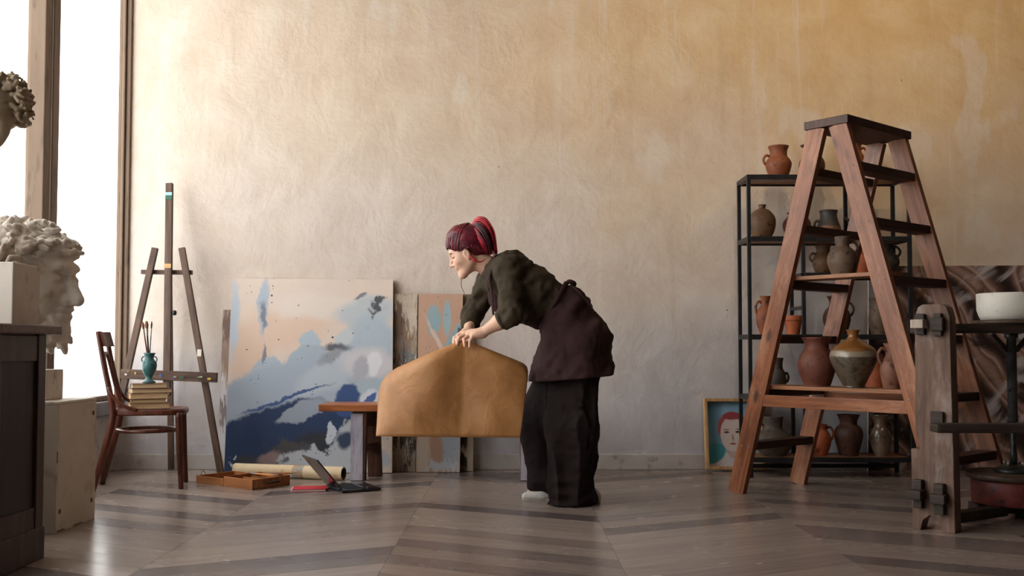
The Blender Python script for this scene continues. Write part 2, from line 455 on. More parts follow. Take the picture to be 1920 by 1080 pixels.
# chevron plank floor; every plank is a piece of its own
floor = struct(box('floor', XL - 0.3, XR + 0.3, YF - 0.25, YB + 0.25, -0.12, -0.006, G['floor_joint']))
CW, PD, RISE, AX = 0.87, 0.16, 0.87 * math.tan(math.radians(26)), 1.27
def clip(poly, axis, lim, keep_less):
    out = []
    for i in range(len(poly)):
        a, b = poly[i], poly[(i + 1) % len(poly)]
        ia = (a[axis] <= lim) == keep_less; ib = (b[axis] <= lim) == keep_less
        if ia: out.append(a)
        if ia != ib:
            t = (lim - a[axis]) / (b[axis] - a[axis])
            out.append((a[0] + (b[0] - a[0]) * t, a[1] + (b[1] - a[1]) * t))
    return out
plank_me = {}
gp = 0.0006
near_bm = bmesh.new()
for k in range(-5, 4):
    x0 = AX + CW * k
    up = (k % 2 != 0)                       # column left of the apex line climbs to the right
    y = 0.0
    j = -34
    while True:
        ys = 2.55 + j * PD
        j += 1
        if ys > YB + 0.1: break
        ya, yb = (ys, ys + RISE) if up else (ys + RISE, ys)
        ya -= RISE / 2; yb -= RISE / 2
        poly = [(x0 + gp, ya + gp), (x0 + CW - gp, yb + gp), (x0 + CW - gp, yb + PD - gp), (x0 + gp, ya + PD - gp)]
        cl = poly
        for ax, lim, less in ((0, XR, True), (0, XL + 0.012, False), (1, YB - 0.012, True), (1, YF, False)):
            if cl: cl = clip(cl, ax, lim, less)
        if len(cl) < 3: continue
        xs_ = [p[0] for p in cl]
        if max(xs_) - min(xs_) < 0.02: continue
        if max(ya, yb) < 2.7:               # behind and under the camera: joined
            a = [near_bm.verts.new((px_, py_, 0)) for px_, py_ in cl]
            near_bm.faces.new(a)
            continue
        whole = all(abs(p[0] - q[0]) < 1e-6 and abs(p[1] - q[1]) < 1e-6 for p, q in zip(cl, poly)) and len(cl) == 4
        ang = math.atan2(yb - ya, CW)
        org = Vector((x0, ya, 0))
        R = Matrix.Rotation(ang, 4, 'Z'); Ri = R.inverted()
        if whole and up in plank_me:
            me = plank_me[up]
        else:
            loc = [Ri @ (Vector((p[0], p[1], 0)) - org) for p in cl]
            n = len(loc)
            v = [(p.x, p.y, 0.0) for p in loc] + [(p.x, p.y, -0.0055) for p in loc]
            f = [tuple(range(n))] + [(i, i + n, (i + 1) % n + n, (i + 1) % n) for i in range(n)]
            me = bpy.data.meshes.new('plank'); me.from_pydata(v, [], f); me.materials.append(G['floor']); me.update()
            if whole: plank_me[up] = me
        o = bpy.data.objects.new('plank', me); COL.objects.link(o); o.parent = floor
        m = R.copy(); m.translation = org + Vector((0, 0, random.uniform(-0.0001, 0.0)))
        m = m @ Matrix.Rotation(random.uniform(-.0006, .0006), 4, 'X')
        o.matrix_local = m
o = bm_obj('plank_field', near_bm, G['floor'], floor); o['kind'] = 'stuff'

# added warm spotlights, unseen, to brighten the upper right wall; fixtures made up
for (x, tx, lab) in ((1.3, 1.6, 'added unseen spotlight washing the wall above the shelf'), (3.1, 3.2, 'added unseen spotlight washing the wall by the right corner')):
    sp_ = thing('added_spotlight', (x, 4.2, ZC), lab, 'added lamp')
    aim = (Vector((tx, YB, 2.55)) - Vector((x, 4.2, ZC - 0.28))).normalized()
    lathe('ceiling_rose', [(0.05, -0.02), (0.055, -0.015), (0.055, -0.002), (0.05, 0.0)], G['black_metal'], sp_, seg=24)
    tube('stem', [(0, 0, -0.018), (0, 0, -0.15), (0, 0, -0.26)], 0.008, G['black_metal'], sp_, sub=2)
    q_ = frame_mtx(Vector((0, 0, -0.28)) - aim * 0.06, Vector((0, 0, -0.28)) + aim)
    lathe('housing', [(0.02, 0.0), (0.045, 0.005), (0.05, 0.03), (0.058, 0.16), (0.055, 0.161), (0.046, 0.04), (0.02, 0.03)], G['black_metal'], sp_, seg=24, mtx=q_)
    ldt = bpy.data.lights.new('spot', 'SPOT'); ldt.energy = 55; ldt.color = (1.0, 0.80, 0.56); ldt.spot_size = math.radians(92); ldt.spot_blend = 1.0; ldt.shadow_soft_size = 0.045
    lo_ = bpy.data.objects.new('spot', ldt); COL.objects.link(lo_); lo_.parent = sp_
    lo_.matrix_local = frame_mtx(Vector((0, 0, -0.28)) + aim * 0.09, Vector((0, 0, -0.28)) - aim)

# ------------------------------------------------------------------ signed-distance modelling (bodies, casts, cloth)
_rng = np.random.default_rng(3)
_TAB = _rng.random((32, 32, 32)).astype(np.float32)
def vnoise(p):
    i = np.floor(p).astype(int); f = (p - i).astype(np.float32); f = f * f * (3 - 2 * f)
    r = 0
    for dx in (0, 1):
        for dy in (0, 1):
            for dz in (0, 1):
                w = (f[:, 0] if dx else 1 - f[:, 0]) * (f[:, 1] if dy else 1 - f[:, 1]) * (f[:, 2] if dz else 1 - f[:, 2])
                r = r + w * _TAB[(i[:, 0] + dx) % 32, (i[:, 1] + dy) % 32, (i[:, 2] + dz) % 32]
    return r * 2 - 1

class SDF:
    def __init__(s, lo, hi, h):
        s.lo = np.array(lo, np.float32); s.h = h
        s.n = np.ceil((np.array(hi) - np.array(lo)) / h).astype(int) + 1
        s.d = np.full(s.n, 1.0, np.float32)
    def _win(s, lo, hi):
        a = np.clip(np.floor((lo - s.lo) / s.h).astype(int), 0, s.n - 1)
        b = np.clip(np.ceil((hi - s.lo) / s.h).astype(int) + 1, 1, s.n)
        ax = [s.lo[i] + s.h * np.arange(a[i], b[i], dtype=np.float32) for i in range(3)]
        g = np.stack(np.meshgrid(*ax, indexing='ij'), -1)
        return tuple(slice(a[i], b[i]) for i in range(3)), g
    def _comb(s, sl, v, k, sub):
        o = s.d[sl]
        if sub: o, v = -o, v
        hh = np.maximum(k - np.abs(o - v), 0) / k
        r = np.minimum(o, v) - hh * hh * k * 0.25
        s.d[sl] = -r if sub else r
    def cap(s, p0, r0, p1, r1, k=0.02, sub=False):
        p0, p1 = np.array(p0, np.float32), np.array(p1, np.float32)
        R = max(r0, r1) + k + 3 * s.h
        sl, g = s._win(np.minimum(p0, p1) - R, np.maximum(p0, p1) + R)
        d = p1 - p0
        t = np.clip(((g - p0) @ d) / max(float(d @ d), 1e-9), 0, 1)
        v = np.linalg.norm(g - p0 - t[..., None] * d, axis=-1) - (r0 + (r1 - r0) * t)
        s._comb(sl, v.astype(np.float32), k, sub)
    def ell(s, c, r, rot=None, k=0.02, sub=False):
        c = np.array(c, np.float32); r = np.array(r, np.float32)
        R = r.max() + k + 3 * s.h
        sl, g = s._win(c - R, c + R)
        q = g - c
        if rot is not None: q = q @ np.array(rot, np.float32)       # columns = local axes
        k0 = np.linalg.norm(q / r, axis=-1); k1 = np.linalg.norm(q / (r * r), axis=-1) + 1e-6
        s._comb(sl, (k0 * (k0 - 1) / k1).astype(np.float32), k, sub)
    def plane_cut(s, p, nrm, k=0.01):
        """remove the side nrm points to"""
        nrm = np.array(nrm, np.float32); nrm /= np.linalg.norm(nrm)
        ax = [s.lo[i] + s.h * np.arange(s.n[i], dtype=np.float32) for i in range(3)]
        v = (ax[0][:, None, None] - p[0]) * nrm[0] + (ax[1][None, :, None] - p[1]) * nrm[1] + (ax[2][None, None, :] - p[2]) * nrm[2]
        o = s.d
        hh = np.maximum(k - np.abs(o - v), 0) / k
        s.d = np.maximum(o, v) + hh * hh * k * 0.25
    def disp(s, fn, band=0.05):
        ix = np.nonzero(np.abs(s.d) < band)
        p = np.stack(ix, -1).astype(np.float32) * s.h + s.lo
        s.d[ix] += fn(p).astype(np.float32)
    def mesh(s):
        d = s.d; ins = d < 0
        nx, ny, nz_ = s.n
        cnt = np.zeros((nx - 1, ny - 1, nz_ - 1), np.uint8)
        for a in (0, 1):
            for b in (0, 1):
                for c in (0, 1):
                    cnt += ins[a:nx - 1 + a, b:ny - 1 + b, c:nz_ - 1 + c]
        act = (cnt > 0) & (cnt < 8)
        I = np.argwhere(act)
        idx = np.full(act.shape, -1, np.int32); idx[act] = np.arange(len(I))
        cor = [(a, b, c) for a in (0, 1) for b in (0, 1) for c in (0, 1)]
        val = {c: d[I[:, 0] + c[0], I[:, 1] + c[1], I[:, 2] + c[2]] for c in cor}
        acc = np.zeros((len(I), 3)); num = np.zeros(len(I))
        for c in cor:
            for ax in range(3):
                if c[ax] == 0:
                    e = list(c); e[ax] = 1; e = tuple(e)
                    va, vb = val[c], val[e]
                    m = (va < 0) != (vb < 0)
                    t = np.where(m, va / np.where(m, va - vb, 1), 0)
                    P = np.array(c, float)[None] + np.zeros((len(I), 3)); P[:, ax] += t
                    acc[m] += P[m]; num += m
        V = (I + acc / num[:, None]) * s.h + s.lo
        F = []
        for ax in range(3):
            sl0 = [slice(None)] * 3; sl1 = [slice(None)] * 3
            sl0[ax] = slice(0, -1); sl1[ax] = slice(1, None)
            a, b = ins[tuple(sl0)], ins[tuple(sl1)]
            ch = np.argwhere(a != b)
            o1, o2 = (ax + 1) % 3, (ax + 2) % 3
            ch = ch[(ch[:, o1] > 0) & (ch[:, o2] > 0) & (ch[:, o1] < s.n[o1] - 1) & (ch[:, o2] < s.n[o2] - 1)]
            def at(d1, d2):
                q = ch.copy(); q[:, o1] -= d1; q[:, o2] -= d2
                return idx[q[:, 0], q[:, 1], q[:, 2]]
            Q = np.stack([at(1, 1), at(0, 1), at(0, 0), at(1, 0)], -1)
            flip = ~a[ch[:, 0], ch[:, 1], ch[:, 2]]
            Q[flip] = Q[flip][:, ::-1]
            F.append(Q)
        return V, np.concatenate(F)

def relax(V, F, it=2, lam=0.5):
    for _ in range(it):
        S_ = np.zeros_like(V); n = np.zeros(len(V))
        for a in range(4):
            for b in ((a + 1) % 4, (a + 3) % 4):
                np.add.at(S_, F[:, a], V[F[:, b]]); np.add.at(n, F[:, a], 1)
        V = V + lam * (S_ / np.maximum(n, 1)[:, None] - V)
    return V

def np_obj(name, V, F, mat, parent=None, loc=None):
    me = bpy.data.meshes.new(name)
    me.vertices.add(len(V)); me.vertices.foreach_set('co', V.astype(np.float32).ravel())
    me.loops.add(F.size); me.loops.foreach_set('vertex_index', F.astype(np.int32).ravel())
    me.polygons.add(len(F)); me.polygons.foreach_set('loop_start', np.arange(0, F.size, 4, dtype=np.int32))
    me.polygons.foreach_set('loop_total', np.full(len(F), 4, np.int32))
    me.polygons.foreach_set('use_smooth', np.ones(len(F), bool))
    me.update(calc_edges=True); me.validate()
    return mesh_obj(name, me, mat, parent, loc)

def sdf_obj(name, s, mat, parent, base, it=1):
    V, F = s.mesh()
    if it: V = relax(V, F, it)
    return np_obj(name, V - np.array(base), F, mat, parent)


# ------------------------------------------------------------------ paintings (flat print on real stretchers)
def painting_mat(name, base, layers, warp=0.06, wscale=4.0, dots=None, rough=0.6, grain=None):
    t = NT(name)
    tcn = t.node('ShaderNodeTexCoord'); uv = tcn.outputs['UV']
    def warped(sc, amp, det):
        q = t.node('ShaderNodeTexNoise'); q.inputs['Scale'].default_value = sc; q.inputs['Detail'].default_value = det
        q.inputs['Roughness'].default_value = 0.65
        t.link(uv, q.inputs['Vector'])
        sb = t.node('ShaderNodeVectorMath', operation='SUBTRACT'); t.link(q.outputs['Color'], sb.inputs[0]); sb.inputs[1].default_value = (.5, .5, .5)
        scn = t.node('ShaderNodeVectorMath', operation='MULTIPLY'); t.link(sb.outputs[0], scn.inputs[0]); scn.inputs[1].default_value = (amp, amp, 0)
        ad = t.node('ShaderNodeVectorMath', operation='ADD'); t.link(uv, ad.inputs[0]); t.link(scn.outputs[0], ad.inputs[1])
        return ad.outputs[0]
    W = {'n': warped(wscale, warp * 2, 5), 's': warped(wscale * 1.6, warp * 1.9, 6), 'r': warped(wscale * 2.5, warp * 5, 7), '0': uv}
    col = base
    n0 = t.noise(uv, 7, 5)
    col = t.mix(t.maprange(n0, 0.4, 0.7, 0, 0.35), base, (min(1, base[0] * 1.15), base[1] * 1.06, base[2] * 0.96, 1))
    for L in layers:
        cx, cy, rx, ry, rot, c, w, soft = L[:8]
        op = L[8] if len(L) > 8 else 1.0
        mp_ = t.node('ShaderNodeMapping', vector_type='TEXTURE')
        mp_.inputs['Location'].default_value = (cx, cy, 0); mp_.inputs['Rotation'].default_value = (0, 0, math.radians(rot))
        mp_.inputs['Scale'].default_value = (rx, ry, 1)
        t.link(W[w], mp_.inputs[0])
        ln = t.node('ShaderNodeVectorMath', operation='LENGTH'); t.link(mp_.outputs[0], ln.inputs[0])
        col = t.mix(t.maprange(ln.outputs['Value'], 1 + soft, 1 - soft, 0, op), col, c)
    if grain:
        g = t.noise(t.coord((grain[0], grain[1], 1), 'UV'), 3, 8, 0.7)
        col = t.mix(t.maprange(g, grain[3], grain[3] + 0.06, 0, grain[4]), col, grain[2])
    if dots:
        vo = t.node('ShaderNodeTexVoronoi'); vo.inputs['Scale'].default_value = dots[0]; t.link(W['s'], vo.inputs['Vector'])
        sel = t.noise(uv, dots[0] * 0.35, 1)
        m = t.math('MULTIPLY', t.maprange(vo.outputs['Distance'], dots[1], dots[1] * 1.4, 1, 0), t.maprange(sel, 0.5, 0.54))
        col = t.mix(m, col, dots[2])
    hb = t.noise(t.coord((60, 12, 1), 'UV'), 2, 5)
    return t.done(col, rough, t.bump(hb, 0.2, 0.003), 0, 0.35)

def canvas(name, tl, tr, br, bl, yb, yt, thick, mat, edge, label, stretcher=True, cat='painting', depth_off=0.0):
    """leaning stretched canvas; corners given in photograph pixels, yb/yt = depth of foot and head"""
    TLp, TRp, BRp, BLp = U(*tl, yt), U(*tr, yt), U(*br, yb), U(*bl, yb)
    dz = -min(BLp.z, BRp.z) + 0.001
    BLp.z = BRp.z = 0.001
    nrm = (TRp - TLp).cross(TLp - BLp).normalized()
    if nrm.y > 0: nrm = -nrm
    base = (BLp + BRp) / 2
    root = thing(name, base, label, cat)
    back = -nrm * thick
    P = [p - base for p in (BLp, BRp, TRp, TLp)]
    for p in P:                                     # keep the foot on the floor
        pass
    v = [P[0], P[1], P[2], P[3]] + [p + back for p in P]
    low = min(p.z for p in v)
    if low < -base.z:
        for p in v: p.z -= (low + base.z)
    me = bpy.data.meshes.new('painted_face')
    me.from_pydata([tuple(v[i]) for i in range(4)], [], [(0, 1, 2, 3)])
    uvl = me.uv_layers.new(name='UVMap')
    for i, c in enumerate(((0, 0), (1, 0), (1, 1), (0, 1))): uvl.data[i].uv = c
    mesh_obj('painted_face', me, mat, root)
    eps = nrm * -0.0008
    vb = [p + eps for p in v[:4]] + v[4:]
    py_obj('stretcher', vb, [(0, 1, 2, 3), (7, 6, 5, 4), (0, 4, 5, 1), (1, 5, 6, 2), (2, 6, 7, 3), (3, 7, 4, 0)], edge, root)
    return root

NAVY, BLUE, LBLUE, PALE = srgb(34, 56, 92), srgb(56, 82, 132), srgb(158, 174, 190), srgb(188, 198, 208)
m_big = painting_mat('abstract_seascape', srgb(222, 206, 194), [
    (0.10, 0.62, 0.16, 0.14, 0, srgb(218, 192, 172), 'n', 0.35),
    (0.36, 0.76, 0.24, 0.12, 5, srgb(222, 196, 178), 'n', 0.4),
    (0.55, 0.86, 0.3, 0.07, 0, srgb(226, 214, 204), 'n', 0.4),
    (0.84, 0.83, 0.2, 0.07, 4, srgb(190, 198, 204), 'n', 0.35),
    (0.86, 0.68, 0.16, 0.13, 12, srgb(176, 192, 204), 'n', 0.25),
    (0.70, 0.69, 0.06, 0.045, 20, srgb(196, 204, 210), 's', 0.2),
    (0.20, 0.86, 0.028, 0.15, 0, srgb(176, 188, 202), 's', 0.3),
    (0.205, 0.80, 0.012, 0.07, 2, srgb(130, 134, 146), 's', 0.4),
    (0.02, 0.78, 0.03, 0.2, 0, srgb(188, 200, 212), 's', 0.5),
    (0.50, 0.66, 0.07, 0.065, 0, srgb(176, 192, 204), 's', 0.12),
    (0.47, 0.55, 0.16, 0.10, 12, srgb(168, 182, 196), 's', 0.1),
    (0.24, 0.52, 0.09, 0.075, 10, srgb(172, 186, 200), 's', 0.1),
    (0.42, 0.42, 0.62, 0.16, 12, srgb(166, 180, 196), 's', 0.1),
    (0.62, 0.50, 0.22, 0.08, 20, srgb(182, 194, 206), 'n', 0.3),
    (0.85, 0.55, 0.16, 0.08, 0, srgb(204, 204, 210), 'n', 0.3),
    (0.88, 0.55, 0.045, 0.07, -10, srgb(222, 226, 232), 's', 0.2),
    (0.80, 0.52, 0.04, 0.06, -15, srgb(176, 180, 190), 's', 0.35),
    (0.92, 0.42, 0.14, 0.06, 0, srgb(170, 188, 200), 'n', 0.3),
    (0.66, 0.635, 0.085, 0.022, -2, srgb(96, 100, 108), 'n', 0.4),
    (0.62, 0.59, 0.08, 0.03, 20, srgb(150, 156, 166), 'n', 0.4),
    (0.905, 0.875, 0.045, 0.032, 10, srgb(84, 86, 92), 'r', 0.4),
    (0.80, 0.905, 0.04, 0.012, 5, srgb(130, 132, 138), 'n', 0.4),
    (0.22, 0.615, 0.012, 0.05, 0, srgb(128, 130, 142), 's', 0.4),
    (0.18, 0.05, 0.62, 0.25, 20, NAVY, 's', 0.05),
    (0.46, 0.20, 0.40, 0.11, 10, NAVY, 's', 0.08),
    (0.35, 0.375, 0.27, 0.010, 16, srgb(70, 92, 140), 's', 0.3),
    (0.73, 0.37, 0.085, 0.075, 0, BLUE, 's', 0.12),
    (0.87, 0.365, 0.07, 0.06, 0, srgb(210, 216, 228), 's', 0.2),
    (0.87, 0.375, 0.045, 0.022, 35, srgb(74, 100, 158), 's', 0.2),
    (0.46, 0.305, 0.15, 0.045, 16, srgb(150, 160, 176), 's', 0.12),
    (0.55, 0.14, 0.14, 0.07, 0, srgb(46, 50, 60), 'n', 0.3),
    (0.40, 0.10, 0.13, 0.06, 10, srgb(74, 72, 76), 'r', 0.4),
    (0.14, 0.03, 0.10, 0.06, 0, srgb(56, 60, 68), 'n', 0.3),
    (0.27, 0.075, 0.08, 0.035, 8, srgb(140, 120, 120), 'n', 0.3),
    (0.62, 0.03, 0.36, 0.10, 6, srgb(186, 192, 202), 'r', 0.12),
    (0.80, 0.14, 0.16, 0.12, 0, srgb(184, 190, 198), 'r', 0.15),
    (0.63, 0.20, 0.03, 0.065, -8, srgb(196, 204, 216), 's', 0.12),
    (0.72, 0.17, 0.05, 0.04, 0, srgb(50, 66, 92), 'n', 0.3),
    (0.06, 0.035, 0.04, 0.03, 0, srgb(196, 200, 208), 'r', 0.2),
], dots=(26, 0.085, srgb(52, 56, 66)), grain=(3, 9, srgb(150, 160, 178), 0.66, 0.5))
canvas('abstract_canvas', (435, 523), (737, 525), (735, 886), (420, 886), 6.33, 6.50, 0.03, m_big, G['canvas_edge'],
       'large abstract canvas in pale peach, light blue and navy leaning beside the easel', cat='painting')

m_strip = painting_mat('grey_study', srgb(176, 160, 148), [
    (0.5, 0.75, 0.6, 0.12, 5, srgb(150, 128, 116), 'r', 0.3), (0.4, 0.9, 0.5, 0.1, 0, srgb(120, 96, 86), 'r', 0.3),
    (0.5, 0.5, 0.8, 0.06, 0, srgb(206, 202, 204), 'r', 0.2), (0.5, 0.38, 0.7, 0.08, 0, srgb(128, 120, 122), 'r', 0.2),
    (0.4, 0.18, 0.8, 0.12, 0, srgb(200, 200, 204), 'r', 0.3)], warp=0.1)
canvas('grey_canvas', (418, 581), (470, 581), (470, 881), (408, 881), 6.41, 6.53, 0.015, m_strip, G['canvas_edge_dark'],
       'grey and brown canvas of which a strip shows left of the large seascape canvas')

m_a = painting_mat('dark_study', srgb(166, 150, 134), [
    (0.5, 0.96, 0.7, 0.05, 0, srgb(196, 182, 164), 'r', 0.3), (0.2, 0.8, 0.4, 0.12, 0, srgb(112, 92, 76), 'r', 0.3),
    (0.8, 0.85, 0.3, 0.08, 0, srgb(206, 194, 178), 'r', 0.3), (0.45, 0.72, 0.5, 0.05, 10, srgb(142, 118, 98), 'r', 0.3),
    (0.6, 0.66, 0.5, 0.022, 0, srgb(88, 116, 128), 'r', 0.3), (0.2, 0.6, 0.5, 0.04, 0, srgb(88, 72, 62), 'r', 0.3),
    (0.7, 0.55, 0.4, 0.04, 0, srgb(200, 188, 172), 'r', 0.3), (0.4, 0.47, 0.7, 0.04, 0, srgb(70, 60, 56), 'r', 0.3),
    (0.7, 0.42, 0.3, 0.03, 0, srgb(140, 152, 158), 'r', 0.3), (0.4, 0.3, 0.8, 0.08, 0, srgb(56, 48, 44), 'r', 0.3),
    (0.5, 0.18, 0.7, 0.03, 0, srgb(48, 46, 46), 'r', 0.3), (0.55, 0.11, 0.7, 0.05, 0, srgb(186, 174, 160), 'r', 0.3),
    (0.6, 0.02, 0.5, 0.025, 20, srgb(52, 44, 42), 'r', 0.4)], warp=0.12, wscale=5, dots=(14, 0.12, srgb(40, 36, 34)))
canvas('dark_abstract_canvas', (739, 551), (783, 551), (779, 884), (736, 884), 6.40, 6.51, 0.022, m_a, G['canvas_edge_dark'],
       'narrow dark brown and cream abstract canvas right of the large seascape canvas')
m_b = painting_mat('pink_study', srgb(196, 160, 138), [
    (0.35, 0.85, 0.16, 0.09, 0, srgb(150, 176, 184), 's', 0.2), (0.65, 0.86, 0.09, 0.10, 0, srgb(156, 182, 190), 's', 0.2),
    (0.7, 0.62, 0.36, 0.12, 30, srgb(148, 178, 188), 's', 0.15), (0.45, 0.73, 0.3, 0.02, -25, srgb(214, 194, 180), 's', 0.4),
    (0.95, 0.78, 0.05, 0.05, 0, srgb(84, 70, 66), 'r', 0.3), (0.15, 0.56, 0.2, 0.03, 0, srgb(74, 54, 46), 'r', 0.3),
    (0.3, 0.5, 0.3, 0.025, 0, srgb(40, 34, 32), 'r', 0.3), (0.75, 0.47, 0.3, 0.02, 10, srgb(52, 52, 54), 'r', 0.3),
    (0.75, 0.15, 0.3, 0.12, 0, srgb(176, 186, 198), 'r', 0.3), (0.4, 0.12, 0.2, 0.16, 0, srgb(186, 150, 128), 'r', 0.3),
    (0.15, 0.1, 0.15, 0.2, 0, srgb(206, 190, 172), 'r', 0.3), (0.6, 0.03, 0.4, 0.03, 0, srgb(200, 204, 210), 'r', 0.3)],
    warp=0.05, wscale=5, dots=(18, 0.08, srgb(80, 60, 52)))
canvas('pink_blue_canvas', (785, 551), (868, 552), (862, 884), (780, 884), 6.37, 6.49, 0.026, m_b, G['canvas_edge_dark'],
       'pinkish abstract canvas with light blue patches behind the lifted kraft paper')
m_c = painting_mat('olive_study', srgb(120, 104, 84), [
    (0.5, 0.88, 0.8, 0.12, 0, srgb(134, 116, 92), 'n', 0.4), (0.5, 0.22, 0.8, 0.08, 0, srgb(40, 36, 34), 'n', 0.2),
    (0.5, 0.115, 0.9, 0.012, 0, srgb(196, 184, 168), 'r', 0.3), (0.4, 0.06, 0.5, 0.035, 0, srgb(44, 40, 38), 'n', 0.2),
    (0.9, 0.1, 0.2, 0.2, 0, srgb(196, 182, 160), 's', 0.2)], warp=0.05)
canvas('olive_board', (852, 552), (889, 552), (887, 881), (848, 881), 6.43, 6.525, 0.018, m_c, G['canvas_edge_dark'],
       'narrow olive brown board half hidden behind the pinkish canvas')

def swirl_mat():
    t = NT('dark_swirl_painting')
    uv = t.coord((2.3, 1.5, 1), 'UV')
    n1 = t.noise(uv, 1.6, 3, 0.5, 2.6)
    wv = t.node('ShaderNodeTexWave', wave_type='BANDS', bands_direction='DIAGONAL')
    wv.inputs['Scale'].default_value = 1.15; wv.inputs['Distortion'].default_value = 6.0
    wv.inputs['Detail'].default_value = 1.2; wv.inputs['Detail Scale'].default_value = 1.3
    t.link(uv, wv.inputs['Vector'])
    col = t.ramp(wv.outputs['Fac'], [(0.0, srgb(46, 32, 30)), (0.22, srgb(84, 62, 56)), (0.45, srgb(136, 106, 96)), (0.62, srgb(182, 154, 142)), (0.8, srgb(112, 84, 76)), (1.0, srgb(160, 128, 118))])
    col = t.mix(t.maprange(n1, 0.53, 0.66, 0, 0.85), col, srgb(196, 188, 192))
    col = t.mix(t.maprange(n1, 0.46, 0.34, 0, 0.9), col, srgb(40, 28, 26))
    n3 = t.noise(t.coord((1.4, 3.0, 1), 'UV'), 2.2, 4, 0.6, 1.0)
    col = t.mix(t.maprange(n3, 0.60, 0.68, 0, 0.8), col, srgb(126, 90, 64))
    n2 = t.noise(uv, 3.0, 2, 0.5, 1.0)
    col = t.mix(t.maprange(n2, 0.70, 0.73, 0, 0.9), col, srgb(52, 80, 128))
    hb = t.noise(t.coord((30, 30, 1), 'UV'), 2, 5)
    return t.done(col, 0.55, t.bump(hb, 0.25, 0.004), 0, 0.35)
canvas('dark_swirl_canvas', (1629, 499), (2060, 497), (2060, 884), (1628, 884), 6.46, 6.515, 0.02, swirl_mat(), G['canvas_edge'],
       'big dark brown swirling abstract canvas on the floor behind the pottery wheel')

# framed portrait
def portrait():
    m = painting_mat('portrait_picture', srgb(156, 198, 222), [
        (0.10, 0.5, 0.2, 0.8, 0, srgb(112, 158, 188), 'n', 0.5), (0.8, 0.85, 0.4, 0.2, 0, srgb(140, 190, 218), 'n', 0.5),
        (0.62, 0.00, 0.60, 0.24, 0, srgb(214, 214, 220), 'n', 0.1),
        (0.10, 0.20, 0.24, 0.15, 20, srgb(76, 150, 168), 's', 0.1),
        (0.48, 0.60, 0.28, 0.25, 0, srgb(178, 92, 94), 's', 0.06),
        (0.48, 0.26, 0.11, 0.14, 0, srgb(206, 182, 176), 's', 0.1),
        (0.47, 0.50, 0.22, 0.27, 0, srgb(226, 212, 206), 's', 0.05),
        (0.47, 0.78, 0.16, 0.06, 0, srgb(160, 72, 80), 'n', 0.2),
        (0.36, 0.53, 0.05, 0.016, 0, srgb(84, 72, 62), 's', 0.2), (0.58, 0.53, 0.05, 0.016, 0, srgb(84, 72, 62), 's', 0.2),
        (0.36, 0.57, 0.06, 0.008, 5, srgb(150, 110, 96), 's', 0.3), (0.59, 0.57, 0.06, 0.008, -5, srgb(150, 110, 96), 's', 0.3),
        (0.48, 0.44, 0.02, 0.06, 8, srgb(184, 152, 142), 's', 0.4), (0.48, 0.345, 0.06, 0.014, 0, srgb(168, 96, 96), 's', 0.3),
    ], warp=0.02)
    yb, yt = 6.452, 6.535
    TL, TR, BR, BL = U(1315, 752, yt), U(1434, 754, yt), U(1434, 884, yb), U(1322, 884, yb)
    w = (BR - BL).length * 1.0; h = (TL - BL).length
    base = Vector(((BL.x + BR.x) / 2, yb, 0.002))
    root = thing('framed_portrait', base, 'pale wooden framed portrait of a red-haired face on blue, behind the metal shelf', 'picture')
    lean = math.asin(min(0.9, (yt - yb - 0.025) / h))
    M0 = Matrix.Rotation(-lean, 4, 'X')
    fw, dp = 0.020, 0.052
    def bar(x0, x1, z0, z1):
        return box('frame_bar', x0, x1, -dp, 0, z0, z1, G['frame_wood'], root, 0.002, mtx=M0)
    M0 = Matrix.Translation((0, 0, dp * math.sin(lean))) @ M0
    bar(-w / 2, -w / 2 + fw, 0, h); bar(w / 2 - fw, w / 2, 0, h)
    bar(-w / 2 + fw, w / 2 - fw, 0, fw); bar(-w / 2 + fw, w / 2 - fw, h - fw, h)
    me = bpy.data.meshes.new('picture'); a, b = w / 2 - fw, h - fw
    me.from_pydata([(-a, -0.008, fw), (a, -0.008, fw), (a, -0.008, b), (-a, -0.008, b)], [], [(0, 1, 2, 3)])
    uvl = me.uv_layers.new(name='UVMap')
    for i, c in enumerate(((0, 0), (1, 0), (1, 1), (0, 1))): uvl.data[i].uv = c
    mesh_obj('picture', me, m, root, mtx=M0)
    box('backing_board', -a, a, -0.006, -0.001, fw, b, G['canvas_edge_dark'], root, mtx=M0)
portrait()

# ------------------------------------------------------------------ left foreground: cabinet, block, plinth, casts
cab = thing('cabinet', (-2.08, 3.62, 0), 'dark wooden cabinet with an overhanging top at the left edge', 'cabinet')
CX0, CX1, CY0, CY1, CZ = -0.34, 0.30, -0.20, 0.19, 0.846
box('body', CX0, CX1 - 0.012, CY0 + 0.012, CY1 - 0.012, 0.10, CZ, G['cabinet_dark'], cab)
for (x, y) in ((CX1 - 0.03, CY0 + 0.03), (CX1 - 0.03, CY1 - 0.03), (CX0 + 0.03, CY0 + 0.03), (CX0 + 0.03, CY1 - 0.03)):
    beam('corner_post', (x, y, 0.10), (x, y, CZ), 0.06, 0.06, G['cabinet'], cab)
box('side_rail', CX1 - 0.03, CX1 - 0.004, CY0 + 0.06, CY1 - 0.06, CZ - 0.10, CZ - 0.004, G['cabinet'], cab, 0.003)
box('side_rail', CX1 - 0.03, CX1 - 0.004, CY0 + 0.06, CY1 - 0.06, 0.10, 0.20, G['cabinet'], cab, 0.003)
box('door', CX0 + 0.06, CX1 - 0.06, CY0 - 0.006, CY0 + 0.016, 0.16, CZ - 0.17, G['cabinet'], cab, 0.004)
dr = box('drawer', CX0 + 0.06, CX1 - 0.06, CY0 - 0.006, CY0 + 0.016, CZ - 0.15, CZ - 0.02, G['cabinet'], cab, 0.004)
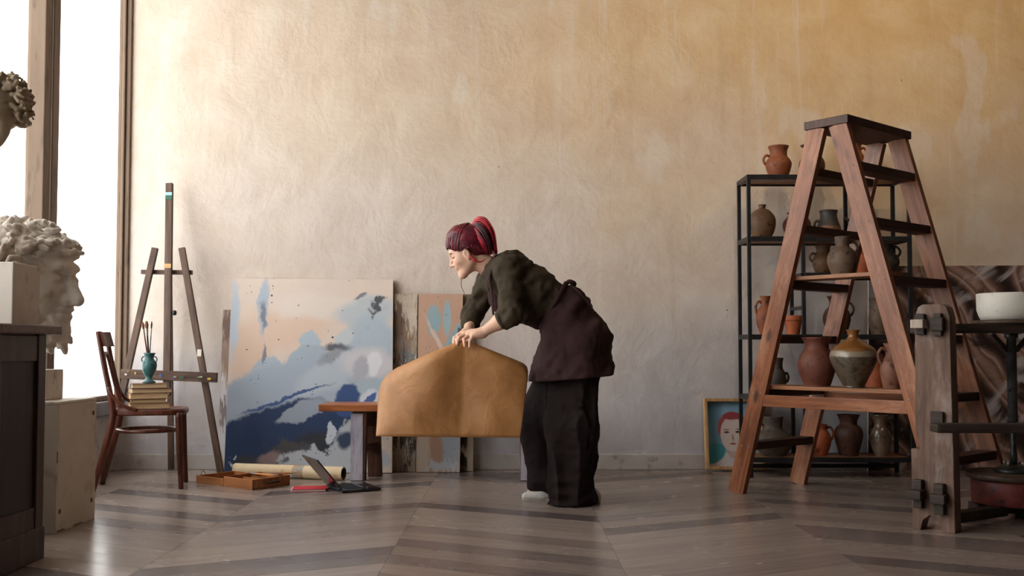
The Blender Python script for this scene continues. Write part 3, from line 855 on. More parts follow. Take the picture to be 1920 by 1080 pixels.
lathe('knob', [(0.004, 0), (0.008, 0.008), (0.016, 0.02), (0.012, 0.03), (0.003, 0.032)], G['iron'], dr, seg=16,
      mtx=Matrix.Translation((-0.02, CY0 - 0.006, CZ - 0.085)) @ Matrix.Rotation(PI / 2, 4, 'X'))
box('plinth_base', CX0, CX1 + 0.006, CY0 - 0.01, CY1 + 0.006, 0, 0.12, G['cabinet'], cab, 0.006)
box('top_board', CX0 - 0.03, CX1 + 0.045, CY0 - 0.04, CY1 + 0.035, CZ, CZ + 0.034, G['cabinet_top'], cab, 0.006)

blk = box('plaster_block', -0.17, 0.185, -0.12, 0.12, 0, 0.228, G['block_white'], None, 0.004)
blk.location = (-2.005, 3.72, CZ + 0.0345); blk.rotation_euler = (0, 0, 0.06)
tag(blk, 'plain off-white rectangular block standing on the dark cabinet', 'block')

pl = thing('display_plinth', (-2.15, 4.49, 0), 'worn white wooden box plinth under the large plaster head', 'plinth')
PW, PZ = 0.2, 0.562
box('front_panel', -PW, PW, -PW, -PW + 0.014, 0.0, PZ - 0.013, G['box_white'], pl, 0.002)
box('back_panel', -PW, PW, PW - 0.014, PW, 0.0, PZ - 0.013, G['box_white'], pl, 0.002)
box('side_panel', PW - 0.014, PW, -PW + 0.014, PW - 0.014, 0.0, PZ - 0.013, G['box_white'], pl, 0.002)
box('side_panel', -PW, -PW + 0.014, -PW + 0.014, PW - 0.014, 0.0, PZ - 0.013, G['box_white'], pl, 0.002)
box('top_panel', -PW, PW, -PW, PW, PZ - 0.012, PZ, G['box_white'], pl, 0.002)
for (y, z) in ((-PW + 0.035, 0.09), (PW - 0.04, 0.09), (PW - 0.035, PZ - 0.07)):
    lathe('screw_hole', [(0.011, 0), (0.011, 0.0015), (0.006, 0.002), (0.002, 0.0022)], G['chip'], pl, seg=14,
          mtx=Matrix.Translation((PW, y, z)) @ Matrix.Rotation(PI / 2, 4, 'Y'))
for (y, z, a, b) in ((-PW + 0.05, 0.003, 0.07, 0.008), (0.02, 0.002, 0.09, 0.006), (-PW + 0.004, 0.30, 0.006, 0.05)):
    box('paint_chip', PW - 0.001, PW + 0.0012, y - a / 2, y + a / 2, z, z + b, G['chip'], pl)
pb = box('bust_base', -0.085, 0.085, -0.085, 0.085, 0, 0.135, G['block_white'], None, 0.006)
pb.location = (-2.145, 4.50, PZ + 0.0005)
tag(pb, 'small off-white square base under the large plaster head', 'base block')

def rot_cols(f, up):
    f = Vector(f).normalized(); up = Vector(up); up = (up - f * up.dot(f)).normalized()
    l = up.cross(f)
    return np.array([[f.x, l.x, up.x], [f.y, l.y, up.y], [f.z, l.z, up.z]])

def curly_head(s, O, R, k, rng, beard=True, neck=True, n_curl=230, face_only=False):
    """bearded antique head, k = size factor, R columns = forward, left, up"""
    L = lambda a, b, c: O + R @ (np.array([a, b, c]) * k)
    E = lambda c, r, kk=0.02, sub=False: s.ell(L(*c), np.array(r) * k, R, kk * k, sub)
    C = lambda p, r, q, r2, kk=0.02, sub=False: s.cap(L(*p), r * k, L(*q), r2 * k, kk * k, sub)
    E((-0.03, 0, 0.05 - 0.03 * (k > 1.5)), (0.115, 0.092, 0.10 - 0.012 * (k > 1.5)))
    E((0.045, 0, -0.02), (0.062, 0.068, 0.10), 0.03)
    C((0.094, -0.03, 0.024), 0.013, (0.094, 0.03, 0.024), 0.013, 0.015)            # brow
    C((0.094, 0, 0.015), 0.011, (0.127, 0, -0.05), 0.0155, 0.012)                    # nose
    C((0.106, -0.015, -0.053), 0.011, (0.106, 0.015, -0.053), 0.011, 0.01)
    for sg in (-1, 1):
        E((0.101, sg * 0.034, 0.001), (0.016, 0.018, 0.014), 0.012, True)
        E((0.086, sg * 0.033, -0.001), (0.014, 0.018, 0.011), 0.006)
        E((0.06, sg * 0.05, -0.035), (0.03, 0.02, 0.028), 0.03)
    E((0.098, 0, -0.073), (0.014, 0.027, 0.008), 0.008)
    E((0.095, 0, -0.089), (0.014, 0.024, 0.009), 0.008)
    E((0.078, 0, -0.125), (0.03, 0.034, 0.03), 0.025)
    if neck:
        C((-0.04, 0, -0.05), 0.062, (-0.055, 0, -0.24), 0.064, 0.03)
    # curls of hair
    done = 0
    while done < n_curl:
        u = rng.normal(size=3); u /= np.linalg.norm(u)
        if u[2] < -0.55: continue
        if u[0] > 0.45 and u[2] < 0.42: continue          # the face stays free
        if u[0] > 0.15 and u[2] < 0.0 and abs(u[1]) < 0.8: continue
        c = np.array([-0.03, 0, 0.05 - 0.03 * (k > 1.5)]) + u * np.array([0.128, 0.104, 0.115 - 0.014 * (k > 1.5)])
        a = rng.normal(size=3); a -= u * (a @ u); a /= np.linalg.norm(a); b = np.cross(u, a)
        r = rng.uniform(0.012, 0.021)
        ph = rng.uniform(0, 6.28)
        pts = [c + (a * math.cos(ph + j * 1.15) + b * math.sin(ph + j * 1.15)) * r * (1 - 0.1 * j) + u * (0.008 * j - 0.006) for j in range(5)]
        for j in range(4):
            C(pts[j], 0.0098 - 0.0010 * j, pts[j + 1], 0.0088 - 0.0010 * j, 0.0025)
        done += 1
    if beard:
        for j in range(90):
            t_ = rng.uniform(0, 1); sg = rng.choice([-1, 1])
            c = np.array([-0.005 + 0.088 * t_, sg * (0.076 - 0.055 * t_ ** 1.5) + rng.normal() * 0.006, -0.055 - 0.085 * t_ + rng.normal() * 0.016])
            q = c + np.array([rng.uniform(0.0, 0.014), rng.normal() * 0.008, -rng.uniform(0.012, 0.026)])
            C(c, 0.010, q, 0.006, 0.005)

rng = np.random.default_rng(11)
BK = 1.88
bO = np.array(U(58, 521, 4.50))
bO[1] = 4.50
bR = rot_cols((0.985, -0.17, -0.04), (0.03, 0, 1))
bs = SDF(bO - np.array([0.36, 0.30, 0.52]), bO + np.array([0.34, 0.30, 0.38]), 0.0055)
curly_head(bs, bO, bR, BK, rng)
# trim the neck flat on its base
zb = PZ + 0.136
bs.plane_cut((0, 0, zb), (0, 0, -1), 0.004)
bust = sdf_obj('plaster_bust', bs, G['plaster_white'], None, (0, 0, 0), 0)
# put origin at the base
bc = Vector((-2.145, 4.5, zb)); bust.data.transform(Matrix.Translation(-bc)); bust.location = bc
tag(bust, 'large white plaster head with curly hair and beard in profile on the white plinth', 'sculpture')
del bs

post = thing('mask_stand', (-2.27, 4.06, 0), 'tall narrow wooden stand carrying the plaster mask at the left edge', 'stand')
beam('post', (0, 0, 0.03), (0, 0, 1.98), 0.22, 0.05, G['stand_wood'], post)
box('foot', -0.16, 0.16, -0.09, 0.09, 0, 0.03, G['stand_wood'], post, 0.004)
mO = np.array([-2.075, 3.955, U(0, 222, 3.955).z])
mR = rot_cols((0.10, -0.97, -0.16), (0.02, -0.16, 1))
ms = SDF(mO - 0.2, mO + 0.2, 0.004)
curly_head(ms, mO, mR, 1.06, np.random.default_rng(5), beard=False, neck=False, n_curl=150)
ms.plane_cut((0, 4.034, 0), (0, 1, 0), 0.003)
mask = sdf_obj('plaster_mask', ms, G['plaster_mask'], None, (0, 0, 0), 0)
bc = Vector((-2.075, 4.034, mO[2] - 0.12)); mask.data.transform(Matrix.Translation(-bc)); mask.location = bc
tag(mask, 'brownish plaster face mask with thick curls hanging high at the left edge', 'sculpture')
del ms

# vent grille low on the window wall
vg = thing('vent_grille', (XL + 0.012, 6.06, 0.13), 'small slatted vent grille low on the wall under the window', 'vent')
box('frame', 0, 0.006, -0.07, 0.07, 0, 0.12, G['wall_low'], vg, 0.001)
for i in range(5):
    box('slat', 0.0062, 0.012, -0.055, 0.055, 0.018 + i * 0.018, 0.026 + i * 0.018, G['dark_inside'], vg)

# ------------------------------------------------------------------ chair with books and vase
ch = thing('bentwood_chair', (-2.075, 5.74, 0), 'dark brown bentwood chair holding books and a teal vase', 'chair', rz=math.radians(13))
SZ = 0.448
def tb(name, pts, r, mat=G['chair'], parent=ch, **kw): return tube(name, pts, r, mat, parent, **kw)
w2, d2 = 0.152, 0.185
for sg in (-1, 1):
    tb('front_leg', [(d2 - 0.02, sg * (w2 - 0.02), SZ - 0.02), (d2 - 0.012, sg * (w2 - 0.016), 0.22), (d2 + 0.0, sg * (w2 - 0.01), 0.0)], [0.019, 0.017, 0.014])
for sg in (-1, 1):
    pts = [(-d2 - 0.095, sg * (w2 - 0.005), 0.0), (-d2 - 0.045, sg * (w2 - 0.012), 0.20), (-d2 + 0.0, sg * (w2 - 0.02), 0.40), (-d2 - 0.012, sg * (w2 - 0.02), 0.52),
           (-d2 - 0.05, sg * (w2 - 0.02), 0.70), (-d2 - 0.085, sg * (w2 - 0.022), 0.885)]
    tb('back_post', pts, [0.016, 0.019, 0.020, 0.018, 0.016, 0.014], flat=0.85)
# curved top rail: slat bowed backwards
v, f = [], []
for i in range(13):
    s_ = i / 12 * 2 - 1
    y = s_ * (w2 - 0.012); bow = -0.03 * (1 - s_ * s_)
    for (dx, z) in ((0.009, 0.80), (-0.005, 0.80), (-0.012, 0.885), (0.002, 0.885)):
        v.append((-d2 - 0.062 - (z - 0.80) * 0.2 + bow + dx + 0.016, y, z))
for i in range(12):
    for j in range(4):
        f.append((i * 4 + j, i * 4 + (j + 1) % 4, i * 4 + 4 + (j + 1) % 4, i * 4 + 4 + j))
f += [(3, 2, 1, 0), (48, 49, 50, 51)]
py_obj('top_rail', v, f, G['chair'], ch)
tb('back_loop', [(-d2 + 0.005, -w2 + 0.055, SZ + 0.01), (-d2 - 0.03, -w2 + 0.06, 0.60), (-d2 - 0.062, -0.06, 0.745), (-d2 - 0.068, 0, 0.762), (-d2 - 0.062, 0.06, 0.745), (-d2 - 0.03, w2 - 0.06, 0.60), (-d2 + 0.005, w2 - 0.055, SZ + 0.01)], 0.010)
for sg in (-1, 1):
    tb('hip_brace', [(-d2 - 0.02, sg * (w2 + 0.002), 0.575), (-d2 + 0.005, sg * (w2 + 0.006), 0.52), (-d2 + 0.06, sg * (w2 + 0.008), 0.472), (-d2 + 0.13, sg * (w2 + 0.004), SZ - 0.002)], 0.010)
# seat: rounded trapezoid with a rim
def seat_outline(k):
    o_ = []
    for i in range(40):
        a = 2 * PI * i / 40
        c, s_ = math.cos(a), math.sin(a)
        e = 0.55
        x = math.copysign(abs(c) ** e, c) * (d2 + 0.02) * k; y = math.copysign(abs(s_) ** e, s_) * (w2 + 0.012) * k * (1 + 0.06 * c)
        o_.append((x, y))
    return o_
v, f = [], []
for k_, z in ((0.97, SZ - 0.034), (1.0, SZ - 0.026), (1.0, SZ - 0.008), (0.975, SZ), (0.86, SZ - 0.002), (0.80, SZ - 0.006)):
    v += [(x, y, z) for x, y in seat_outline(k_)]
for r_ in range(5):
    for i in range(40):
        j = (i + 1) % 40
        f.append((r_ * 40 + i, r_ * 40 + j, r_ * 40 + 40 + j, r_ * 40 + 40 + i))
f += [tuple(range(40))[::-1], tuple(range(200, 240))]
py_obj('seat', v, f, G['chair'], ch, smooth=False)
ring = [(0.155 * math.cos(a) * 1.08 - 0.012, 0.15 * math.sin(a), 0.325) for a in np.linspace(0, 2 * PI, 33)]
tb('ring_stretcher', ring, 0.011, sub=0)

# books: stacked on the seat
bx, by = -2.075, 5.71
zz = SZ + 0.0005
SP = [(0.215, 0.155, 0.031, 0.03, srgb(150, 108, 70), srgb(178, 138, 98)), (0.195, 0.150, 0.025, -0.04, srgb(58, 34, 26), srgb(84, 50, 36)),
      (0.205, 0.150, 0.031, 0.02, srgb(150, 104, 66), srgb(180, 134, 92)), (0.220, 0.145, 0.027, 0.10, srgb(66, 40, 30), srgb(96, 60, 44)),
      (0.190, 0.128, 0.027, 0.0, srgb(112, 78, 56), srgb(140, 104, 76))]
BL = ['thick tan book at the bottom of the stack on the chair', 'dark brown book second from the bottom of the stack',
      'tan book in the middle of the stack on the chair', 'dark covered book second from the top, jutting out right', 'brown book on top of the stack beneath the teal vase']
for i, (L_, W_, T_, rz, c1, c2) in enumerate(SP):
    off = [(0.0, 0), (-0.008, 0.003), (-0.004, -0.004), (0.004, 0.002), (-0.002, 0.0)][i]
    bk = thing('book', (bx + off[0], by + off[1], zz), BL[i], 'book', rz=0.42 + rz, group='books stacked on the chair')
    cm = mottled('book_cover', c1, c2, None, 14, 0.6, 0.1, 60)
    h_ = L_ / 2; q = W_ / 2
    box('page_block', -h_ + 0.004, h_ - 0.004, -q + 0.004, q - 0.002, 0.003, T_ - 0.003, G['pages'], bk)
    box('back_cover', -h_, h_, -q, q, 0, 0.003, cm, bk, 0.0008)
    box('front_cover', -h_, h_, -q, q, T_ - 0.003, T_, cm, bk, 0.0008)
    box('spine', -h_, h_, q - 0.002, q + 0.003, 0.0002, T_ - 0.0002, cm, bk, 0.001)
    zz += T_ + 0.0004
TOPZ = zz
VX, VY = bx - 0.002, by
vs = thing('vase', (VX, VY, TOPZ), 'teal glazed vase of paintbrushes on the stacked books', 'vase')
k_ = 1 / 329.0
vp = [(7, 0), (12, 0.5), (12, 3), (7, 6), (5.5, 10), (8, 15), (12.5, 24), (14, 33), (13.5, 38), (10, 43), (8, 46), (8, 50), (10, 54), (11.5, 56.5), (10.5, 57), (8, 54), (6.5, 49), (7, 42)]
lathe('body', [(r * k_, z * k_) for r, z in vp], G['teal'], vs)
for sg in (-1, 1):
    tube('handle', [(sg * 7.5 * k_, 0, 50 * k_), (sg * 12.5 * k_, 0, 49 * k_), (sg * 14.5 * k_, 0, 44 * k_), (sg * 12.5 * k_, 0, 39 * k_)], 0.0035, G['teal'], vs, seg=8)
for (tx, ty, ln, hm, hd, lab) in ((-0.052, 0.004, 0.30, 'brush_handle', 1.0, 'left-leaning red-tipped paintbrush in the teal vase'),
                                 (-0.022, -0.006, 0.30, 'brush_dark', 1.5, 'thick bristled paintbrush in the middle of the teal vase'),
                                 (0.012, 0.004, 0.30, 'brush_dark', 0.5, 'thin upright dark paintbrush at the right of the teal vase')):
    br = thing('paintbrush', (VX - tx * 0.15, VY - ty * 0.5, TOPZ + 0.055), lab, 'paintbrush', group='paintbrushes in the teal vase')
    d = Vector((tx, ty, ln)).normalized()
    L_ = ln
    tube('handle', [Vector((0, 0, 0)), d * L_ * 0.35, d * L_ * 0.72], [0.002, 0.0045 * hd ** .5, 0.004 * hd ** .5], G[hm], br, seg=8)
    tube('ferrule', [d * L_ * 0.72, d * L_ * 0.78, d * L_ * 0.86], [0.0042 * hd ** .5, 0.0048 * hd ** .5, 0.0055 * hd ** .7], G['metal_ferrule'], br, seg=8)
    tube('bristles', [d * L_ * 0.86, d * L_ * 0.93, d * L_ * 1.0], [0.0055 * hd ** .7, 0.0085 * hd ** .7, 0.004 * hd], G['bristle'] if hd > 0.6 else G['brush_dark'], br, seg=8)

# ------------------------------------------------------------------ easel
ez = thing('easel', (U(316, 880, 6.25).x, 6.25, 0), 'paint-spattered brown wooden easel by the window', 'easel')
def EP(px, py, Y):
    return U(px, py, Y) - Vector(ez.location)
def eb(name, a, b, wx, wy, mat=G['easel']): return beam(name, a, b, wx, wy, mat, ez)
topm, botm = EP(318, 344, 6.43), EP(313, 742, 6.20)
eb('mast', botm, topm, 0.044, 0.03)
def on_floor(px, Y, z=0.0):
    p = U(px, 800, Y); return Vector((p.x, Y, z)) - Vector(ez.location)
fl = EP(415, 890, 6.16); fl.z = 0.004
eb('front_leg', fl, EP(341, 465, 6.36), 0.040, 0.026)
fl2 = on_floor(196, 6.16, 0.004)
eb('front_leg', fl2, EP(291, 465, 6.36), 0.040, 0.026)
eb('rear_leg', on_floor(322, 6.49, 0.004), EP(317, 510, 6.405), 0.036, 0.024)
eb('cross_bar', EP(266, 510, 6.375), EP(360, 511, 6.375), 0.028, 0.040)
tr_ = eb('tray', EP(228, 701, 6.185), EP(407, 708, 6.185), 0.060, 0.034)
eb('lower_bar', EP(222, 761, 6.195), EP(405, 761, 6.195), 0.022, 0.044)
# paint spots on the tray and legs
PC = [srgb(60, 110, 190), srgb(80, 150, 90), srgb(220, 215, 200), srgb(210, 180, 70), srgb(40, 90, 70), srgb(150, 190, 200), srgb(120, 60, 50)]
PM = [mottled('paint_spot', c, (min(1, c[0] * 1.2), min(1, c[1] * 1.2), min(1, c[2] * 1.2), 1), None, 30, 0.35, 0.3, 60) for c in PC]
rg = random.Random(4)
for i in range(26):
    t_ = rg.uniform(0.03, 0.97); L_ = (EP(407, 708, 6.185) - EP(228, 701, 6.185)).length
    a = rg.uniform(0.004, 0.016); b = rg.uniform(0.004, 0.010)
    sp = bmesh.new(); add_box(sp, -a, a, -b * 0.7, b * 0.7, -0.001, 0.0025, 0.0012)
    p = EP(228 + 179 * t_, 701 + 7 * t_, 6.185)
    face_top = rg.random() < 0.5
    if face_top: m = Matrix.Translation(p + Vector((0, rg.uniform(-0.02, 0.02), 0.0172)))
    else: m = Matrix.Translation(p + Vector((0, -0.0302, rg.uniform(-0.009, 0.009)))) @ Matrix.Rotation(PI / 2, 4, 'X')
    bm_obj('paint_spot', sp, rg.choice(PM), ez, mtx=m)
for (t_, cix) in ((0.945, 0), (0.93, 1), (0.60, 3)):
    c = botm.lerp(topm, t_) + Vector((0, -0.0158, 0))
    bmx = bmesh.new(); add_box(bmx, -0.021, 0.021, -0.0012, 0.001, -0.014, 0.014, 0.0006)
    bm_obj('tape_band' if cix == 3 else 'paint_spot', bmx, [PM[5], PM[4], None, mottled('masking_tape', srgb(196, 150, 92), srgb(210, 170, 116), None, 20)][cix], ez, mtx=Matrix.Translation(c) @ Matrix.Rotation(-0.15, 4, 'X'))
c = fl.lerp(EP(341, 465, 6.36), 0.53) + Vector((0, -0.0145, 0))
bmx = bmesh.new(); add_box(bmx, -0.013, 0.013, -0.0012, 0.001, -0.022, 0.022, 0.0006); bm_obj('paint_spot', bmx, PM[2], ez, mtx=Matrix.Translation(c) @ Matrix.Rotation(-0.12, 4, 'X'))
lathe('mast_knob', [(0.005, 0), (0.008, 0.01), (0.016, 0.014), (0.015, 0.03), (0.005, 0.034)], G['black_metal'], ez, seg=14,
      mtx=Matrix.Translation(botm.lerp(topm, 0.38) + Vector((0.02, 0, 0))) @ Matrix.Rotation(PI / 2, 4, 'Y'))

# ------------------------------------------------------------------ bench behind the paper
bn = thing('bench', (-0.45, 6.08, 0), 'low wooden bench with paint-streaked legs behind the kraft paper', 'bench')
box('seat_plank', -0.70, 0.78, -0.15, 0.15, 0.415, 0.457, G['bench_top'], bn, 0.006)
t = NT('lilac_painted_leg')
co = t.coord((8, 8, 1.2), rnd=1.0)
nn = t.noise(co, 3, 7, 0.7)
lil = t.ramp(nn, [(0.35, srgb(150, 148, 168)), (0.55, srgb(196, 192, 206)), (0.75, srgb(120, 110, 116))])
G['lilac'] = t.done(lil, 0.6, t.bump(nn, 0.3, 0.003))
for sx in (-1, 1):
    xq = -0.47 if sx < 0 else 0.545
    beam('leg', (xq, -0.075, 0), (xq + 0.01 * -sx, -0.075, 0.415), 0.085, 0.07, G['bench_leg'], bn)
    box('paint_coat', xq - 0.043, xq + 0.03, -0.1135, -0.1105, 0.004, 0.40, G['lilac'], bn)
    beam('leg', (xq + 0.075, 0.115, 0), (xq + 0.06, 0.10, 0.415), 0.085, 0.05, G['bench_leg'], bn)
    beam('cross_bar', (xq + 0.02, -0.04, 0.19), (xq + 0.065, 0.09, 0.19), 0.045, 0.05, G['bench_leg'], bn, side=(0, 0, 1))
beam('stretcher_rail', (-0.44, 0.03, 0.34), (0.52, 0.03, 0.34), 0.03, 0.05, G['bench_leg'], bn, side=(0, 1, 0))

# ------------------------------------------------------------------ floor clutter
def hollow_cyl(name, L_, r, ri, mat, inner, parent):
    seg = 32; v = []; f = []
    for x in (0, L_):
        for rr in (r, ri):
            for k in range(seg):
                a = 2 * PI * k / seg; v.append((x, rr * math.cos(a), rr * math.sin(a)))
    o = lambda b, k: b * seg + k % seg
    for k in range(seg):
        f += [(o(0, k), o(0, k + 1), o(2, k + 1), o(2, k)), (o(0, k), o(1, k), o(1, k + 1), o(0, k + 1)), (o(2, k), o(2, k + 1), o(3, k + 1), o(3, k))]
    a = py_obj(name, v, f, mat, parent, smooth=False)
    f2 = [(o(0, k), o(1, k), o(1, k + 1), o(0, k + 1)) for k in range(seg)]
    v2 = [(x, ri * math.cos(2 * PI * k / seg), ri * math.sin(2 * PI * k / seg)) for x in (0, L_) for k in range(seg)]
    b = py_obj('inside', v2, f2, inner, parent)
    return a
ra, rb = Vector((-1.71, 6.195, 0.0)), Vector((-1.010, 6.01, 0.0))
RR = 0.040
rl = thing('paper_roll', (ra.x, ra.y, RR), 'cream roll of paper lying on the floor behind the paint box', 'paper roll', rz=math.atan2(rb.y - ra.y, rb.x - ra.x))
hollow_cyl('outer_sheet', (rb - ra).length, RR, RR - 0.006, G['roll_paper'], G['dark_inside'], rl)
hollow_cyl('inner_sheet', (rb - ra).length - 0.008, RR - 0.008, RR - 0.011, G['roll_paper'], G['dark_inside'], rl)
lathe('printed_patch', [(RR + 0.0006, 0.0), (RR + 0.0008, 0.002), (RR + 0.0008, 0.07), (RR + 0.0006, 0.072)], mottled('printed_patch', srgb(186, 140, 96), srgb(140, 160, 168), srgb(200, 176, 140), 25, 0.7), rl,
      mtx=Matrix.Translation((0.40, 0, 0)) @ Matrix.Rotation(PI / 2, 4, 'Y'))

pxb = thing('paint_box', (-1.447, 5.585, 0), 'open hinged wooden paint box lying flat on the floor', 'paint box', rz=math.radians(180 - 36.9))
# local +X runs left-away, local -Y runs right-away after rotation
def pbx(name, *a, mat=G['box_wood'], **k): return box(name, *a, mat, pxb, 0.002, **k)
BW, BD, BH = 0.255, 0.27, 0.058
def tray_box(nm, x0, y0, H_):
    pbx(nm + '_bottom', x0, x0 + BW, y0 - BD, y0, 0.0, 0.006)
    pbx(nm + '_side', x0, x0 + BW, y0 - 0.008, y0, 0.006, H_)
    pbx(nm + '_side', x0, x0 + BW, y0 - BD, y0 - BD + 0.008, 0.006, H_)
    pbx(nm + '_side', x0, x0 + 0.008, y0 - BD + 0.008, y0 - 0.008, 0.006, H_)
    pbx(nm + '_side', x0 + BW - 0.008, x0 + BW, y0 - BD + 0.008, y0 - 0.008, 0.006, H_)
tray_box('box', 0.0, 0.0, BH)
tray_box('lid', BW + 0.003, 0.0, 0.044)
for i, yy in enumerate((-0.07, -0.13, -0.19)):
    pbx('divider', 0.01, BW - 0.01, yy - 0.003, yy + 0.003, 0.006, 0.045)
for yy in (-0.06, -0.21):
    box('hinge', BW - 0.012, BW + 0.015, yy - 0.012, yy + 0.012, 0.0445, 0.0485, G['metal_ferrule'], pxb)
tube('clasp', [(2 * BW - 0.02, -0.02, 0.044), (2 * BW - 0.02, -0.02, 0.062), (2 * BW - 0.02, -0.035, 0.066), (2 * BW - 0.02, -0.045, 0.058), (2 * BW - 0.02, -0.045, 0.044)], 0.002, G['metal_ferrule'], pxb, seg=8)
tube('carry_handle', [(-0.002, -0.09, 0.030), (-0.022, -0.10, 0.034), (-0.026, -0.135, 0.034), (-0.022, -0.17, 0.034), (-0.002, -0.18, 0.030)], 0.006, G['dark_inside'], pxb, seg=8)
cols = [srgb(196, 130, 60), srgb(180, 120, 70), srgb(70, 40, 28), srgb(150, 88, 40), srgb(90, 54, 36), srgb(200, 150, 90)]
BRL = ['yellow-brown long brush lying across the paint box', 'light tan brush lying across the paint box', 'dark brown brush lying at the back of the paint box',
       'orange-brown brush lying across the paint box', 'slim dark brush lying slanted in the paint box', 'pale ochre brush lying nearest the roll on the paint box']
for i in range(6):
    p0 = Vector((-1.36 + 0.02 * i, 5.72 + 0.028 * i, BH + 0.0052 + 0.0 * i)); a = math.radians(160 + 9 * i - 14)
    br = thing('paintbrush', p0, BRL[i], 'paintbrush', rz=a, group='brushes on the paint box')
    bmx = mottled('brush_lacquer', cols[i], tuple(min(1, c * 1.25) for c in cols[i][:3]) + (1,), None, 20, 0.35)
    tube('handle', [(0, 0, 0), (0.07, 0, 0.0008), (0.16, 0, 0)], [0.0022, 0.005, 0.0035], bmx, br, seg=8)
    tube('ferrule', [(0.158, 0, 0), (0.18, 0, 0), (0.195, 0, 0)], [0.0036, 0.004, 0.0045], G['metal_ferrule'], br, seg=8)
    tube('bristles', [(0.194, 0, 0), (0.21, 0, 0), (0.232, 0, 0)], [0.0045, 0.005, 0.002], G['bristle'], br, seg=8)

lp = thing('laptop', (-0.926, 5.47, 0), 'open dark grey laptop on the floor showing its lid back', 'laptop', rz=math.radians(28))
LD, LW = 0.225, 0.29                                    # base runs +X from the hinge, width +Y
box('base', 0.0, LD, 0, LW, 0.003, 0.016, G['laptop'], lp, 0.003)
kd = box('keyboard', 0.035, 0.135, 0.03, LW - 0.03, 0.0161, 0.0168, G['laptop_key'], lp)
box('trackpad', 0.150, 0.212, LW / 2 - 0.055, LW / 2 + 0.055, 0.0161, 0.0166, G['laptop_key'], lp)
for r_ in range(5):
    for c_ in range(10):
        box('key', 0.038 + r_ * 0.0195, 0.054 + r_ * 0.0195, 0.034 + c_ * 0.022, 0.053 + c_ * 0.022, 0.0169, 0.018, G['laptop_key'], kd)
for (x, y) in ((0.02, 0.02), (0.02, LW - 0.02), (LD - 0.02, 0.02), (LD - 0.02, LW - 0.02)):
    box('foot', x - 0.006, x + 0.006, y - 0.006, y + 0.006, 0, 0.003, G['laptop_key'], lp)
A = math.radians(130)
LM = Matrix.Translation((0.003, 0, 0.016)) @ Matrix.Rotation(-A, 4, 'Y')
ld = box('lid', 0.004, LD, 0, LW, -0.004, 0.004, G['laptop'], lp, 0.002, mtx=LM)
box('display', 0.016, LD - 0.012, 0.012, LW - 0.012, -0.0049, -0.0041, G['screen'], ld)
tube('hinge', [(0, 0.04, 0.012), (0, LW / 2, 0.012), (0, LW - 0.04, 0.012)], 0.005, G['laptop_key'], lp, seg=10, sub=2)

nb = thing('notebook', (-1.125, 5.60, 0), 'red covered notebook on the floor behind the laptop lid', 'notebook', rz=math.radians(8))
box('page_block', -0.102, 0.085, -0.068, 0.068, 0.002, 0.012, G['white_paint'], nb)
box('back_cover', -0.105, 0.09, -0.07, 0.07, 0, 0.002, G['red_cover'], nb)
box('front_cover', -0.098, 0.09, -0.07, 0.07, 0.012, 0.0145, G['red_cover'], nb, 0.001)

# ------------------------------------------------------------------ step ladder
YAW = 0.866
ld = thing('step_ladder', (1.835, 5.225, 0), 'big reddish wooden double-sided step ladder before the pottery shelf', 'ladder', rz=-YAW)
# local x = along the A spread (near side is +x to the right), local y = along the treads (away)
LA, LT, LH, LWD = 0.592, 0.060, 1.925, 0.579
def rail_x(z, sg): return sg * (LA + (LT - LA) * z / LH)
for sy in (-1, 1):
    for sx in (-1, 1):
        beam('rail', (sx * LA, sy * LWD / 2, 0.002), (sx * LT, sy * LWD / 2, LH), 0.098, 0.036, G['ladder'], ld, bev=0.002, side=(1, 0, 0))
bmx = bmesh.new()
add_box(bmx, -0.125, 0.125, -LWD / 2 - 0.028, LWD / 2 + 0.028, LH - 0.006, LH + 0.036, 0.003)
bm_obj('top_board', bmx, G['ladder_step'], ld)
for k in range(6):
    z = 0.262 + 0.288 * k
    for sx in (-1, 1):
        x = rail_x(z, sx)
        beam('tread', (x, -LWD / 2 + 0.019, z), (x, LWD / 2 - 0.019, z), 0.090, 0.042, G['ladder_step'], ld, side=(1, 0, 0))
def brace(name, zc, hgt, dep, yo, mat=G['ladder']):
    beam(name, (rail_x(zc, -1) + 0.03, yo, zc), (rail_x(zc, 1) - 0.03, yo, zc), dep, hgt, mat, ld, side=(0, 1, 0))
brace('brace', 0.512, 0.062, 0.020, -LWD / 2 - 0.006)
brace('brace', 0.512, 0.062, 0.020, LWD / 2 + 0.004)
# bolts on the rails
for sy in (-1,):
    for sx in (-1, 1):
        for k in range(6):
            z = 0.262 + 0.288 * k
            for dx in (-0.022, 0.022):
                lathe('bolt', [(0.004, 0), (0.004, 0.0015), (0.0025, 0.0025), (0.0008, 0.0028)], G['metal_ferrule'], ld, seg=8,
                      mtx=Matrix.Translation((rail_x(z, sx) + dx, -LWD / 2 - 0.018, z)) @ Matrix.Rotation(PI / 2, 4, 'X'))

